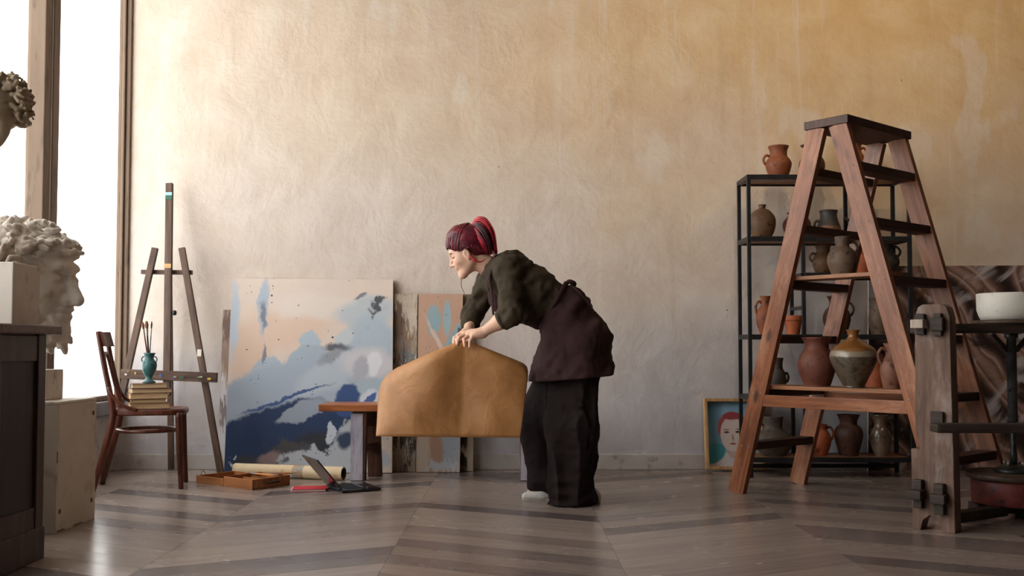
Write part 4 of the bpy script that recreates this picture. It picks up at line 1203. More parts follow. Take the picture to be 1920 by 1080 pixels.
# ------------------------------------------------------------------ metal shelf
YS0, YS1 = 6.11, 6.372
XS0, XS1 = 1.462, 2.452
sh = thing('metal_shelf', ((XS0 + XS1) / 2, (YS0 + YS1) / 2, 0), 'black steel shelf unit with wooden boards full of clay pots', 'shelf')
so = Vector(sh.location)
lev = {k: U(1500, y, YS0).z for k, y in (('a', 327), ('b', 443), ('c', 511), ('d', 627), ('e', 742), ('f', 858))}
XM1, XM2 = U(1613, 400, YS0).x, U(1507, 500, YS0).x
T = 0.022
def sbar(x0, x1, y0, y1, z0, z1, name='bar'):
    return box(name, x0 - so.x, x1 - so.x, y0 - so.y, y1 - so.y, z0, z1, G['black_metal'], sh, 0.0015)
for x in (XS0, XS1):
    for y in (YS0, YS1):
        sbar(x - T / 2, x + T / 2, y, y + T, 0, lev['a'], 'post')
def level(k, x0=XS0, x1=XS1):
    z = lev[k]
    bh = 0.030
    sbar(x0 + T / 2, x1 - T / 2, YS0, YS0 + T, z - bh, z)
    sbar(x0 + T / 2, x1 - T / 2, YS1, YS1 + T, z - bh, z)
    for x in (x0, x1):
        sbar(x - T / 2, x + T / 2, YS0 + T, YS1, z - bh, z)
    box('shelf_board', x0 + T / 2 - so.x, x1 - T / 2 - so.x, YS0 + T - so.y, YS1 - so.y, z - 0.020, z - 0.0015, G['shelf_wood'], sh, 0.002)
for k in 'abdef': level(k)
level('c', XM2, XS1)
for (x, za, zb) in ((XM1, lev['b'], lev['a'] - 0.03), (XM2, lev['d'], lev['c'] - 0.03), (XM2, lev['c'], lev['b'] - 0.03), (XM2, lev['f'], lev['e'] - 0.03)):
    for y in (YS0, YS1):
        sbar(x - T / 2, x + T / 2, y, y + T, za, zb, 'divider_post')
zq = U(1494, 578, 6.26).z
sbar(XM2 - T / 2, XM2 + T / 2, YS0 + T, YS1, zq - 0.012, zq + 0.010)
sbar(XS0 + T / 2, XS1 - T / 2, YS1, YS1 + T, 0.03, 0.055)

# ------------------------------------------------------------------ loose boards laid across the ladder treads
def ladder_w(x, y, z): return ld.location + Matrix.Rotation(-YAW, 3, 'Z') @ Vector((x, y, z))
BOARD = {}
for (k, lab, y0, y1) in ((1, 'loose board across the lower ladder treads carrying large jugs', -0.262, -0.07), (3, 'loose board across the upper ladder treads carrying a grey jug', -0.262, -0.11)):
    z = 0.262 + 0.288 * k + 0.0225
    xe = rail_x(z, 1) + 0.02
    bd = box('wooden_board', -xe, xe, -(y1 - y0) / 2, (y1 - y0) / 2, 0, 0.020, G['board'], None, 0.002)
    bd.location = ladder_w(0, (y0 + y1) / 2, z); bd.rotation_euler = (0, 0, -YAW)
    tag(bd, lab, 'board'); BOARD[k] = z + 0.0205
def on_board(k, cx, yo):
    """point of the board (offset yo along the treads) that shows at photograph column cx"""
    lo, hi = -0.5, 0.5
    for _ in range(40):
        mid = (lo + hi) / 2; p = ladder_w(mid, yo, BOARD[k])
        zc_ = p.y * math.cos(TH) + (p.z - CH) * math.sin(TH)
        if 960 + FPX * p.x / zc_ < cx: lo = mid
        else: hi = mid
    return p

# ------------------------------------------------------------------ clay pots
def clay(name, c1, c2, c3, rough=0.6, coat=0.0, scale=9):
    return mottled(name, c1, c2, c3, scale, rough, 0.25, 70, coat=coat)
CL = {
    'orange_brown': clay('orange_brown_clay', srgb(120, 66, 40), srgb(146, 82, 50), srgb(66, 38, 28)),
    'dark_brown': clay('dark_brown_clay', srgb(66, 42, 33), srgb(90, 58, 44), srgb(42, 29, 24)),
    'terracotta': clay('terracotta', srgb(148, 74, 42), srgb(172, 92, 56), srgb(104, 52, 34)),
    'olive': clay('olive_brown_clay', srgb(84, 62, 42), srgb(112, 82, 56), srgb(54, 42, 31)),
    'red_brown': clay('red_brown_clay', srgb(98, 54, 41), srgb(120, 70, 53), srgb(62, 36, 29)),
    'grey_brown': clay('grey_brown_clay', srgb(84, 66, 53), srgb(108, 86, 69), srgb(60, 43, 34)),
    'grey_green': clay('grey_green_clay', srgb(72, 63, 54), srgb(92, 81, 70), srgb(50, 42, 36)),
    'smoked': clay('smoked_clay', srgb(48, 42, 38), srgb(70, 60, 52), srgb(94, 60, 42)),
    'pink_brown': clay('pinkish_clay', srgb(118, 76, 60), srgb(144, 98, 78), srgb(80, 50, 40)),
    'glazed_brown': clay('glazed_brown', srgb(92, 74, 60), srgb(124, 104, 86), srgb(64, 50, 42), 0.18, 0.5),
}
def two_tone(name, low, high, zc, band=None, rough=0.3, coat=0.4):
    t = NT(name); co = t.coord((1, 1, 1)); sep = t.node('ShaderNodeSeparateXYZ'); t.link(co, sep.inputs[0])
    n = t.noise(co, 12, 6, 0.65); n2 = t.noise(co, 30, 5)
    z = t.math('ADD', sep.outputs[2], t.math('MULTIPLY', t.math('SUBTRACT', n, 0.5), 0.03))
    lo = t.ramp(n, [(0.36, low[0]), (0.5, low[1]), (0.66, low[2])]); hi = t.ramp(n, [(0.35, high[0]), (0.65, high[1])])
    col = t.mix(t.maprange(z, zc - 0.004, zc + 0.004), lo, hi)
    if band: col = t.mix(t.math('MULTIPLY', t.maprange(z, zc - 0.03, zc - 0.024), t.maprange(z, zc + 0.002, zc - 0.002)), col, band)
    return t.done(col, rough, t.bump(n2, 0.2, 0.003), 0, 0.5, coat)
CL['amber_glaze'] = two_tone('amber_glaze', (srgb(44, 40, 35), srgb(100, 88, 72), srgb(50, 45, 39)), (srgb(112, 70, 32), srgb(142, 94, 46)), 0.185, srgb(142, 128, 108))
CL['tankard'] = two_tone('smoked_tankard', (srgb(104, 66, 46), srgb(128, 84, 58), srgb(88, 56, 40)), (srgb(48, 42, 38), srgb(64, 56, 50)), 0.075, None, 0.55, 0)

def pot(name, cx, base_k, prof, mat, label, Y=6.27, handles=(), spout=None, seed=0, cat='pot'):
    """prof: (radius px, height px) from foot to rim at the pot's own depth; handles: (side, y0, y1, reach) px"""
    if isinstance(base_k, int):
        p_ = on_board(base_k, cx, Y); X, Y, zsh = p_.x, p_.y, p_.z + 0.0006
    else:
        zsh = lev[base_k] + 0.0008
        X = U(cx, 600, Y).x * 1.0
    s = Y / FPX
    root = thing(name, (X, Y, zsh), label, cat, rz=0, group='clay pots on the shelf and ladder')
    P = [(r * s, z * s) for r, z in prof]
    # smooth profile and give the wall a thickness
    Q = catmull([np.array((0.45 * P[0][0], 0.0)), *[np.array(p) for p in P]], 5)
    outer = [(max(0.003, q[0]), max(0.0, q[1])) for q in Q]
    tw = 0.006
    rim = outer[-1]
    inner = [(max(0.003, r - tw), z) for r, z in outer[::-1] if z > P[0][1] + 0.012 and z < rim[1] - 0.001]
    prof_all = outer + [(rim[0] - tw * 0.5, rim[1] + 0.002), (rim[0] - tw, rim[1] - 0.001)] + inner
    lathe('body', prof_all, mat, root, seed=seed, wob=0.006)
    def rad_at(z):
        zs = [p[1] for p in P]; rs = [p[0] for p in P]
        return float(np.interp(z, zs, rs))
    for (ang, z0, z1, reach) in handles:
        a = math.radians(ang); ca, sa = math.cos(a), math.sin(a)
        z0, z1, rc = z0 * s, z1 * s, reach * s
        r0, r1 = rad_at(z0) - 0.004, rad_at(z1) - 0.004
        ro = max(r0, r1) + rc
        pts = [(r0 * ca, r0 * sa, z0), ((r0 * .4 + ro * .6) * ca, (r0 * .4 + ro * .6) * sa, z0 + 0.006), (ro * ca, ro * sa, z0 * .65 + z1 * .35),
               ((r1 * .35 + ro * .65) * ca, (r1 * .35 + ro * .65) * sa, z0 * .2 + z1 * .8), (r1 * ca, r1 * sa, z1)]
        tube('handle', pts, [0.009, 0.0075, 0.008, 0.009], mat, root, seg=10, sub=6)
    if spout:
        a = math.radians(spout[0]); r0 = rad_at(spout[1] * s)
        z0 = spout[1] * s
        tube('spout', [((r0 - .006) * math.cos(a), (r0 - .006) * math.sin(a), z0), ((r0 + .02) * math.cos(a), (r0 + .02) * math.sin(a), z0 + 0.008), ((r0 + .045) * math.cos(a), (r0 + .045) * math.sin(a), z0 + 0.022)], [0.011, 0.009, 0.007], mat, root, seg=10)
    return root

jug = lambda H, rb, rm, rn, rt, zm=.42, zn=.74: [(rb, 0), (rb * 1.02, H * .02), (rm * .9, H * (zm * .55)), (rm, H * zm), (rm * .86, H * (zm + (zn - zm) * .6)), (rn, H * zn), (rn * .98, H * (zn + (1 - zn) * .55)), (rt, H)]
pot('clay_jug', 1463, 'a', jug(61, 16, 24, 16.5, 19.5, .45, .68), CL['orange_brown'], 'orange-brown jug alone at the left of the top shelf', handles=((180, 42, 26, 6),), seed=1)
pot('clay_jug', 1526, 'a', jug(63, 14, 24, 12, 21, .38, .72), CL['dark_brown'], 'dark jug on the top shelf behind the left near ladder rail', seed=2)
pot('clay_jug', 1604, 'a', jug(68, 14, 22, 15, 18, .45, .74), CL['orange_brown'], 'brown jug on the top shelf behind the ladder top', handles=((0, 56, 34, 6),), seed=3)
pot('clay_bottle_jar', 1431, 'b', [(15, 0), (16, 1), (22, 14), (25, 29), (23, 42), (14, 53), (7, 57), (6.5, 61), (8, 64)], CL['olive'], 'round olive-brown bottle jar at the left of the second shelf', seed=4)
pot('clay_pot', 1496, 'b', [(12, 0), (13, 1), (22, 12), (26, 24), (24, 34), (17, 42), (15, 45), (18, 49)], CL['red_brown'], 'round red-brown pot on the second shelf behind the ladder rail', seed=5)
pot('clay_tankard', 1556, 'b', [(17, 0), (18, 1), (22, 12), (21.5, 22), (18, 32), (15.5, 42), (16, 50), (17.5, 53)], CL['tankard'], 'brown tankard with smoky black upper half on the second shelf', handles=((180, 32, 18, 6),), seed=6)
pot('clay_teapot', 1612, 'b', jug(50, 13, 20, 11, 13, .42, .75), CL['smoked'], 'dark spouted pot on the second shelf behind the ladder', spout=(180, 34), seed=7)
pot('clay_jug', 1545, 'c', jug(55, 13, 20, 12.5, 15, .42, .72), CL['olive'], 'olive-brown jug with a left handle on the third shelf', Y=6.29, handles=((180, 38, 24, 7),), seed=8)
pot('clay_jug', 1580, 3, jug(71, 20, 28, 13.5, 14, .36, .74), CL['grey_brown'], 'large grey-brown jug with a right handle on the upper ladder board', Y=-0.185, handles=((8, 60, 38, 7),), seed=9)
pot('clay_jug', 1618, 'c', jug(56, 14, 21, 11, 15, .40, .74), CL['terracotta'], 'terracotta jug on the third shelf behind the right near ladder rail', Y=6.22, handles=((200, 48, 30, 5),), seed=10)
pot('clay_jug', 1663, 'c', jug(56, 17, 24, 10, 13, .40, .76), CL['smoked'], 'blackish jug with a handle at the right of the third shelf', Y=6.26, handles=((5, 50, 32, 8),), seed=11)
pot('clay_jug', 1436, 'd', jug(72, 11, 18, 9, 11, .45, .75), CL['orange_brown'], 'slim orange-brown jug at the left of the fourth shelf', Y=6.26, handles=((180, 60, 38, 3),), seed=12)
pot('flower_pot', 1487, 'd', [(11, 0), (11.5, 1), (14, 14), (15.5, 24), (17, 27), (17, 34), (16.5, 35)], CL['terracotta'], 'small plain terracotta flower pot on the fourth shelf', Y=6.2, seed=13)
pot('clay_jug', 1569, 'd', jug(72, 17, 25, 14, 18, .42, .74), CL['dark_brown'], 'dark brown jug on the fourth shelf behind the far ladder leg', Y=6.28, handles=((0, 58, 34, 9),), seed=14)
pot('clay_jug', 1648, 'd', jug(68, 14, 19, 13, 15, .42, .72), CL['grey_brown'], 'grey-brown jug at the right of the fourth shelf', Y=6.25, seed=15)
pot('clay_jug', 1456, 'e', jug(68, 13, 17, 10.5, 12, .40, .72), CL['smoked'], 'small dark jug at the left of the fifth shelf', Y=6.25, handles=((0, 38, 22, 6),), seed=16)
pot('clay_jug', 1532, 1, jug(90, 24, 35, 23, 28, .45, .76), CL['red_brown'], 'large wide-necked red-brown jug on the lower ladder board', Y=-0.14, seed=17)
pot('glazed_jar', 1601, 1, [(19, 0), (20, 2), (20, 5), (33, 30), (42, 50), (43, 60), (38, 72), (22, 84), (11, 92), (9, 98), (11, 104), (13, 107)], CL['amber_glaze'], 'amber glazed round jar with a cream banded dark lower half', Y=-0.175, seed=18)
pot('clay_pot', 1640, 'e', [(16, 0), (17, 1), (19, 30), (18, 55), (15, 72), (14, 75)], CL['terracotta'], 'tapered terracotta pot on the fifth shelf behind the glazed jar', Y=6.28, seed=19)
pot('clay_jug', 1672, 1, jug(84, 15, 21, 11, 14, .40, .72), CL['pink_brown'], 'pinkish brown jug with a left handle at the right of the lower ladder board', Y=-0.15, handles=((185, 72, 46, 8),), seed=20)
pot('clay_jug', 1447, 'f', jug(72, 22, 36, 18, 19, .34, .68), CL['grey_green'], 'large grey-green jug with a left handle on the bottom shelf', Y=6.24, handles=((180, 56, 36, 6),), seed=21)
pot('clay_jug', 1534, 'f', jug(57, 13, 21, 13, 15, .50, .84), CL['terracotta'], 'round terracotta jug with a right handle on the bottom shelf', Y=6.24, handles=((0, 50, 28, 6),), seed=22)
pot('clay_vase', 1588, 'f', [(17, 0), (17.5, 1), (23, 22), (26, 38), (23, 50), (16, 57), (15.5, 63), (18, 70), (21, 75)], CL['dark_brown'], 'brown flared vase without handles on the bottom shelf', Y=6.24, seed=23)
pot('clay_jug', 1648, 'f', jug(76, 13, 19, 12, 15, .46, .72), CL['glazed_brown'], 'shiny glazed brown jug at the right of the bottom shelf', Y=6.22, handles=((10, 62, 36, 7),), seed=24)

# ------------------------------------------------------------------ potter's kick wheel
kw = thing('kick_wheel', (1.857, 4.38, 0), 'old wooden kick wheel with weathered post and red flywheel', 'pottery wheel')
b_ = math.radians(40)
PMX = Matrix.Rotation(-b_, 4, 'Z')
outline = [(-0.092, 0.0), (-0.06, 0.0), (-0.048, 0.045), (-0.02, 0.068), (0.004, 0.06), (0.022, 0.03), (0.035, 0.0), (0.085, 0.0),
           (0.083, 0.35), (0.078, 0.93), (0.066, 0.972), (0.045, 0.985), (-0.035, 0.985), (-0.055, 0.972), (-0.068, 0.93), (-0.075, 0.42), (-0.056, 0.375),
           (-0.058, 0.352), (-0.094, 0.352)]
prism('post', outline, -0.045, 0.045, G['wheel_wood'], kw, 0.003, mtx=PMX)
def wb(name, x0, x1, y0, y1, z0, z1, mat=G['wheel_dark'], bev=0.004):
    return box(name, x0, x1, y0, y1, z0, z1, mat, kw, bev, mtx=PMX)
# tenons with wedges through the post (upper pair, lower pair)
G['tenon_pale'] = wood('tenon_end', srgb(150, 134, 120), srgb(190, 176, 162), srgb(212, 202, 190), 0.7, 0.6)
wb('tenon', -0.066, -0.012, -0.115, -0.044, 0.88, 0.918, G['tenon_pale'])
wb('wedge', -0.058, -0.020, -0.075, -0.046, 0.852, 0.944)
wb('tenon', 0.006, 0.060, -0.085, -0.044, 0.868, 0.925)
wb('wedge', 0.016, 0.05, -0.07, -0.046, 0.845, 0.945)
wb('tenon', -0.085, -0.030, -0.13, -0.044, 0.140, 0.180)
wb('wedge', -0.078, -0.04, -0.085, -0.046, 0.10, 0.222)
wb('tenon', 0.0, 0.062, -0.11, -0.044, 0.128, 0.168)
wb('wedge', 0.008, 0.05, -0.085, -0.046, 0.08, 0.212)
wb('wedge', -0.004, 0.05, -0.068, -0.044, 0.445, 0.52)
FX, FY = 2.35 - 1.857, 4.69 - 4.38
# beams to the far post (out of frame to the right)
for (z0, z1, yo, xs) in ((0.862, 0.905, 0.21, 0.055), (0.872, 0.902, 0.37, 0.24)):
    box('top_beam', xs, 1.05, yo - 0.05, yo + 0.05, z0, z1, G['wheel_dark'], kw, 0.004)
box('foot_board', -0.075, 1.05, -0.19, -0.105, 0.437, 0.476, G['wheel_dark'], kw, 0.012)
box('base_beam', 0.30, 1.05, FY - 0.05, FY + 0.06, 0.028, 0.070, G['wheel_dark'], kw, 0.004)
beam('base_beam', (0.03, 0.0, 0.05), (FX - 0.1, FY - 0.085, 0.05), 0.045, 0.06, G['wheel_dark'], kw, side=(0, 0, 1))
box('foot_block', FX + 0.02, FX + 0.12, FY - 0.04, FY + 0.04, 0.0, 0.028, G['wheel_dark'], kw, 0.003)
box('far_post', 1.05, 1.14, 0.10, 0.42, 0.0, 0.985, G['wheel_wood'], kw, 0.005)
box('cross_rail', 0.0, 0.06, 0.03, 0.27, 0.862, 0.902, G['wheel_dark'], kw, 0.004)
box('cross_rail', 1.04, 1.10, -0.19, 0.12, 0.437, 0.476, G['wheel_dark'], kw, 0.004)
G['flywheel_red'] = mottled('worn_red_paint', srgb(92, 38, 35), srgb(124, 58, 52), srgb(56, 38, 33), 9, 0.5, 0.2, 50)
G['disc_wood'] = wood('disc_wood', srgb(52, 38, 30), srgb(78, 58, 46), srgb(100, 78, 62), 0.5, 0.7, axis='x')
fm = Matrix.Translation((FX, FY, 0))
lathe('flywheel', [(0.06, 0.0705), (0.182, 0.0705), (0.187, 0.076), (0.187, 0.178), (0.183, 0.184), (0.05, 0.186)], G['flywheel_red'], kw, seg=48, mtx=fm)
lathe('flywheel_rim', [(0.05, 0.186), (0.205, 0.186), (0.209, 0.190), (0.209, 0.208), (0.205, 0.212), (0.04, 0.214)], G['disc_wood'], kw, seg=48, mtx=fm)
hb = lathe('hub_cap', [(0.085, 0.213), (0.088, 0.219), (0.078, 0.232), (0.05, 0.246), (0.02, 0.252), (0.012, 0.253)], G['iron'], kw, seg=32, mtx=fm)
for i in range(4):
    a = i * PI / 2 + 0.6
    lathe('bolt', [(0.008, 0.24), (0.008, 0.262), (0.006, 0.264)], G['metal_ferrule'], hb, seg=6, mtx=Matrix.Translation((0.045 * math.cos(a), 0.045 * math.sin(a), 0)))
lathe('lower_shaft', [(0.016, 0.25), (0.016, 0.30), (0.013, 0.31), (0.013, 0.44), (0.013, 0.45)], G['iron'], kw, seg=20, mtx=fm)
lathe('shaft', [(0.020, 0.449), (0.0215, 0.452), (0.0215, 0.838), (0.03, 0.843), (0.03, 0.861), (0.02, 0.8615)], G['iron'], kw, seg=24, mtx=fm)
for sg in (-1, 1):
    beam('bracket', (FX + sg * 0.02, FY, 0.78), (FX + sg * 0.09, FY, 0.859), 0.02, 0.02, G['wheel_dark'], kw)
lathe('wheel_head', [(0.03, 0.9055), (0.172, 0.9055), (0.176, 0.909), (0.176, 0.919), (0.172, 0.923), (0.02, 0.924)], G['disc_wood'], kw, seg=48, mtx=fm)
wbowl = thing('plaster_basin', (kw.location.x + FX, kw.location.y + FY, 0.9245), 'round white basin standing on the pottery wheel head', 'basin')
lathe('body', [(0.115, 0), (0.128, 0.002), (0.138, 0.02), (0.147, 0.05), (0.148, 0.122), (0.146, 0.126), (0.137, 0.126), (0.134, 0.118), (0.128, 0.05), (0.10, 0.022), (0.01, 0.02)],
      mottled('white_basin', srgb(204, 196, 182), srgb(222, 216, 206), srgb(176, 186, 194), 5, 0.5, 0.1, 30), wbowl, seg=56)

# ------------------------------------------------------------------ kraft paper sheet held over the bench
def kraft_mat():
    t = NT('kraft_paper')
    co = t.coord((1, 1, 1))
    n1 = t.noise(co, 5, 6, 0.6, 0.8)
    fib = t.noise(t.coord((90, 90, 14)), 3, 4)
    col = t.ramp(n1, [(0.3, srgb(158, 108, 62)), (0.55, srgb(178, 126, 76)), (0.8, srgb(190, 140, 90))])
    col = t.mix(t.maprange(fib, 0.5, 0.7, 0, 0.3), col, srgb(140, 92, 52))
    crum = t.noise(t.coord((1, 1, 1)), 9, 5, 0.55, 1.2)
    n = t.bump(crum, 0.35, 0.02)
    m = t.done(col, 0.5, n, 0, 0.4)
    return m
G['kraft'] = kraft_mat()
ridge = [(708.5, 752), (710.5, 735), (716, 716), (727, 701), (745, 689), (775, 676), (808, 661), (840, 648), (863, 638.5), (880, 640), (910, 652), (940, 664), (968, 675), (981, 681), (988, 687), (990, 697)]
us = np.cumsum([0] + [math.hypot(ridge[i + 1][0] - ridge[i][0], ridge[i + 1][1] - ridge[i][1]) for i in range(len(ridge) - 1)])
us /= us[-1]
NU, NF, NB = 72, 30, 14
v, f = [], []
for i in range(NU + 1):
    u = i / NU
    tx, ty = np.interp(u, us, [r[0] for r in ridge]), np.interp(u, us, [r[1] for r in ridge])
    # foot of the column: bottom edge position follows the column's own x
    kx = np.clip((tx - 708.5) / (990 - 708.5), 0, 1)
    bxp, byp = 705 + (975 - 705) * kx, 818 + 3 * kx
    rad = float(np.interp(kx, [0, 0.25, 0.45, 0.58, 0.8, 1.0], [0.085, 0.075, 0.05, 0.022, 0.045, 0.06]))   # roll-over radius
    blen = float(np.interp(kx, [0, 0.3, 0.56, 0.75, 1.0], [0.13, 0.15, 0.12, 0.05, 0.02]))
    # in plan the sheet bends away from the viewer at its left end and a little at the right
    plan = 0.20 * max(0.0, 1 - kx / 0.42) ** 1.7 + 0.05 * max(0.0, (kx - 0.75) / 0.25) ** 2
    Yr = 5.00 + plan * 0.9
    Rg = U(tx, ty, Yr)
    col_ = []
    for j in range(NB, 0, -1):                          # behind the ridge: rolls over, then falls away
        s_ = j / NB * (rad * 1.2 + blen)
        a = min(s_ / rad, 1.15)
        ex = max(0.0, s_ - 1.15 * rad)
        col_.append(Rg + Vector((0, rad * math.sin(a) + ex * math.cos(1.15), -rad * (1 - math.cos(a)) - ex * math.sin(1.15))))
    col_.append(Rg)
    H_ = (byp - ty) / 372.0
    for j in range(1, NF + 1):                          # front flap
        s_ = (j / NF) ** 1.35
        dz = H_ * s_
        a = math.acos(max(-1, min(1, 1 - min(dz, rad) / rad)))
        yq = -rad * math.sin(a) - (0.03 * (dz - rad) / H_ if dz > rad else 0.0)
        yq -= plan * 0.55 * s_
        yq += 0.007 * math.sin(9.0 * kx + 5 * s_) * s_ + 0.004 * math.sin(23 * kx - 9 * s_) * s_
        col_.append(U(tx + (bxp - tx) * s_ ** 1.2, ty + (byp - ty) * s_, Yr + yq))
    v += [tuple(p) for p in col_]
n_ = NB + 1 + NF
for i in range(NU):
    for j in range(n_ - 1):
        f.append((i * n_ + j, (i + 1) * n_ + j, (i + 1) * n_ + j + 1, i * n_ + j + 1))
pbase = Vector((U(848, 820, 4.9).x, 4.95, U(848, 820, 4.9).z))
paper = py_obj('kraft_paper', [tuple(Vector(q) - pbase) for q in v], f, G['kraft'], None, pbase, smooth=True)
sm = paper.modifiers.new('thickness', 'SOLIDIFY'); sm.thickness = 0.0012; sm.offset = 0
tag(paper, 'large sheet of brown kraft paper bent and held up by the woman', 'paper')

# ------------------------------------------------------------------ the woman
YM = 5.17
def J(px, py, Y=YM): return np.array(U(px, py, Y))
def skin_mat():
    t = NT('skin')
    co = t.coord((1, 1, 1))
    n1 = t.noise(co, 18, 4)
    col = t.ramp(n1, [(0.3, srgb(214, 168, 142)), (0.7, srgb(228, 186, 162))])
    at = t.node('ShaderNodeAttribute'); at.attribute_name = 'tint'
    col = t.mix(at.outputs['Fac'], col, srgb(176, 92, 84))
    t.b.inputs['Subsurface Weight'].default_value = 0.08
    t.b.inputs['Subsurface Radius'].default_value = (0.02, 0.008, 0.004)
    return t.done(col, 0.48, t.bump(t.noise(co, 120, 3), 0.05, 0.002), 0, 0.4)
G['skin'] = skin_mat()
def cloth(name, c1, c2, rough=0.85):
    t = NT(name); co = t.coord((1, 1, 1))
    n1 = t.noise(co, 6, 5); wv = t.noise(t.coord((300, 300, 300)), 1.5, 2)
    return t.done(t.ramp(n1, [(0.3, c1), (0.7, c2)]), rough, t.bump(wv, 0.15, 0.001), 0, 0.2)
G['shirt'] = cloth('olive_shirt_cloth', srgb(54, 46, 35), srgb(68, 58, 44))
G['apron'] = cloth('plum_apron_cloth', srgb(50, 33, 34), srgb(64, 43, 43))
G['trousers'] = cloth('dark_trouser_cloth', srgb(24, 16, 16), srgb(34, 23, 22))
G['shoe'] = mottled('pale_shoe', srgb(186, 182, 174), srgb(206, 203, 196), None, 20, 0.6)
G['sole'] = mottled('shoe_sole', srgb(150, 146, 138), srgb(172, 168, 160), None, 20, 0.7)
def hair_mat(name, c1, c2, c3):
    t = NT(name); co = t.coord((1, 1, 1))
    n1 = t.noise(co, 26, 4)
    return t.done(t.ramp(n1, [(0.3, c1), (0.52, c2), (0.72, c3)]), 0.38, t.bump(t.noise(t.coord((160, 160, 40)), 2, 3), 0.4, 0.004), 0, 0.5)
G['hair'] = hair_mat('dyed_red_hair', srgb(62, 14, 28), srgb(104, 20, 38), srgb(138, 28, 48))
G['hair_dark'] = hair_mat('dark_red_roots', srgb(26, 12, 14), srgb(46, 16, 20), srgb(84, 18, 30))
G['hair_bright'] = hair_mat('bright_red_hair', srgb(140, 14, 32), srgb(186, 26, 46), srgb(206, 44, 62))
G['eye_white'] = mottled('eye_white', srgb(214, 206, 200), srgb(224, 218, 212), None, 10, 0.25)
G['eye_dark'] = mottled('eyelash', srgb(36, 24, 20), srgb(50, 32, 26), None, 10, 0.5)

wbase = np.array([U(1050, 700, YM).x, YM, 0.0])
wo = thing('person', wbase, 'woman with red ponytail bending over kraft paper in dark apron and wide trousers', 'person')

# head frame: facing left, bowed
hp = math.radians(26)
hf = Vector((-math.cos(hp), -0.07, -math.sin(hp))); hu = Vector((-math.sin(hp), 0, math.cos(hp)))
HR = rot_cols(hf, hu)
HO = J(875, 470, 5.15)
HL = lambda a, b, c: HO + HR @ np.array([a, b, c])
# in rot_cols the second column is up x forward; its sign decides which side is near
near = -1 if HR[1, 1] > 0 else 1

body = SDF((-0.40, 4.74, 0.02), (0.60, 5.62, 1.46), 0.0045)
C, E_ = body.cap, body.ell
def he(c, r, k=0.012, sub=False): E_(HL(*c), r, HR, k, sub)
def hc(p, r, q, r2, k=0.012, sub=False): C(HL(*p), r, HL(*q), r2, k, sub)
# torso, pelvis and legs (under the clothes)
C(J(938, 512), 0.075, J(985, 545), 0.105, 0.04); C(J(985, 545), 0.105, J(1045, 585), 0.095, 0.04); C(J(1045, 585), 0.095, J(1078, 632), 0.125, 0.04)
nS, nE, nW = J(953, 503, 5.015), J(958, 590, 4.925), J(904, 624, 4.985)
fS, fE, fW = J(918, 525, 5.31), J(888, 592, 5.335), J(877, 622, 5.135)
C(J(945, 520), 0.07, nS, 0.05, 0.04); C(J(945, 520), 0.07, fS, 0.05, 0.04)
C(nS, 0.048, nE, 0.037, 0.02); C(fS, 0.048, fE, 0.037, 0.02)
C(nE, 0.038, nE * .6 + nW * .4, 0.037, 0.02); C(nE * .6 + nW * .4, 0.037, nW, 0.0235, 0.02)
C(fE, 0.038, fE * .6 + fW * .4, 0.036, 0.02); C(fE * .6 + fW * .4, 0.036, fW, 0.0235, 0.02)
nH, nK, nA = J(1080, 655, 5.08), J(1066, 800, 5.08), J(1078, 915, 5.08)
fH, fK, fA = J(1065, 655, 5.26), J(1018, 800, 5.27), J(1024, 908, 5.27)
for a, b, c in ((nH, nK, nA), (fH, fK, fA)):
    C(a, 0.085, b, 0.055, 0.03); C(b, 0.055, c, 0.035, 0.02)
    ft = np.array([c[0], c[1], 0.05]); C(c, 0.032, ft + [-0.0, 0, 0.0], 0.028, 0.02); C(ft, 0.022, ft + [-0.09, -0.005, -0.016], 0.014, 0.01)
# neck and head
C(J(930, 508), 0.062, HL(-0.035, 0, -0.075), 0.050, 0.03)
he((-0.014, 0, 0.034), (0.096, 0.074, 0.086))
he((0.034, 0, -0.030), (0.056, 0.058, 0.084), 0.03)
for sg in (-1, 1):
    hc((0.0, sg * 0.052, -0.058), 0.018, (0.068, sg * 0.012, -0.106), 0.015, 0.025)
    he((0.052, sg * 0.040, -0.034), (0.026, 0.018, 0.022), 0.03)
he((0.078, 0, -0.106), (0.016, 0.018, 0.014), 0.02)
hc((0.082, -0.028, 0.014), 0.009, (0.082, 0.028, 0.014), 0.009, 0.02)
hc((0.086, 0, 0.004), 0.0065, (0.108, 0, -0.038), 0.0085, 0.010)
for sg in (-1, 1):
    he((0.094, sg * 0.0115, -0.041), (0.010, 0.007, 0.007), 0.008)
    he((0.089, sg * 0.032, -0.001), (0.014, 0.015, 0.011), 0.012, True)
    he((0.072, sg * 0.031, -0.003), (0.014, 0.016, 0.012), 0.006)
he((0.083, 0, -0.057), (0.012, 0.024, 0.016), 0.012)
he((0.086, 0, -0.0655), (0.0095, 0.020, 0.0058), 0.007)
he((0.0835, 0, -0.0775), (0.0105, 0.017, 0.0065), 0.007)
he((0.074, 0, -0.092), (0.014, 0.022, 0.016), 0.012)
for sg in (-1, 1):                                                     # ears
    he((0.012, sg * 0.075, -0.024), (0.018, 0.011, 0.030), 0.008)
    he((0.015, sg * 0.087, -0.020), (0.009, 0.007, 0.016), 0.005, True)
    he((0.015, sg * 0.076, -0.050), (0.008, 0.007, 0.008), 0.006)
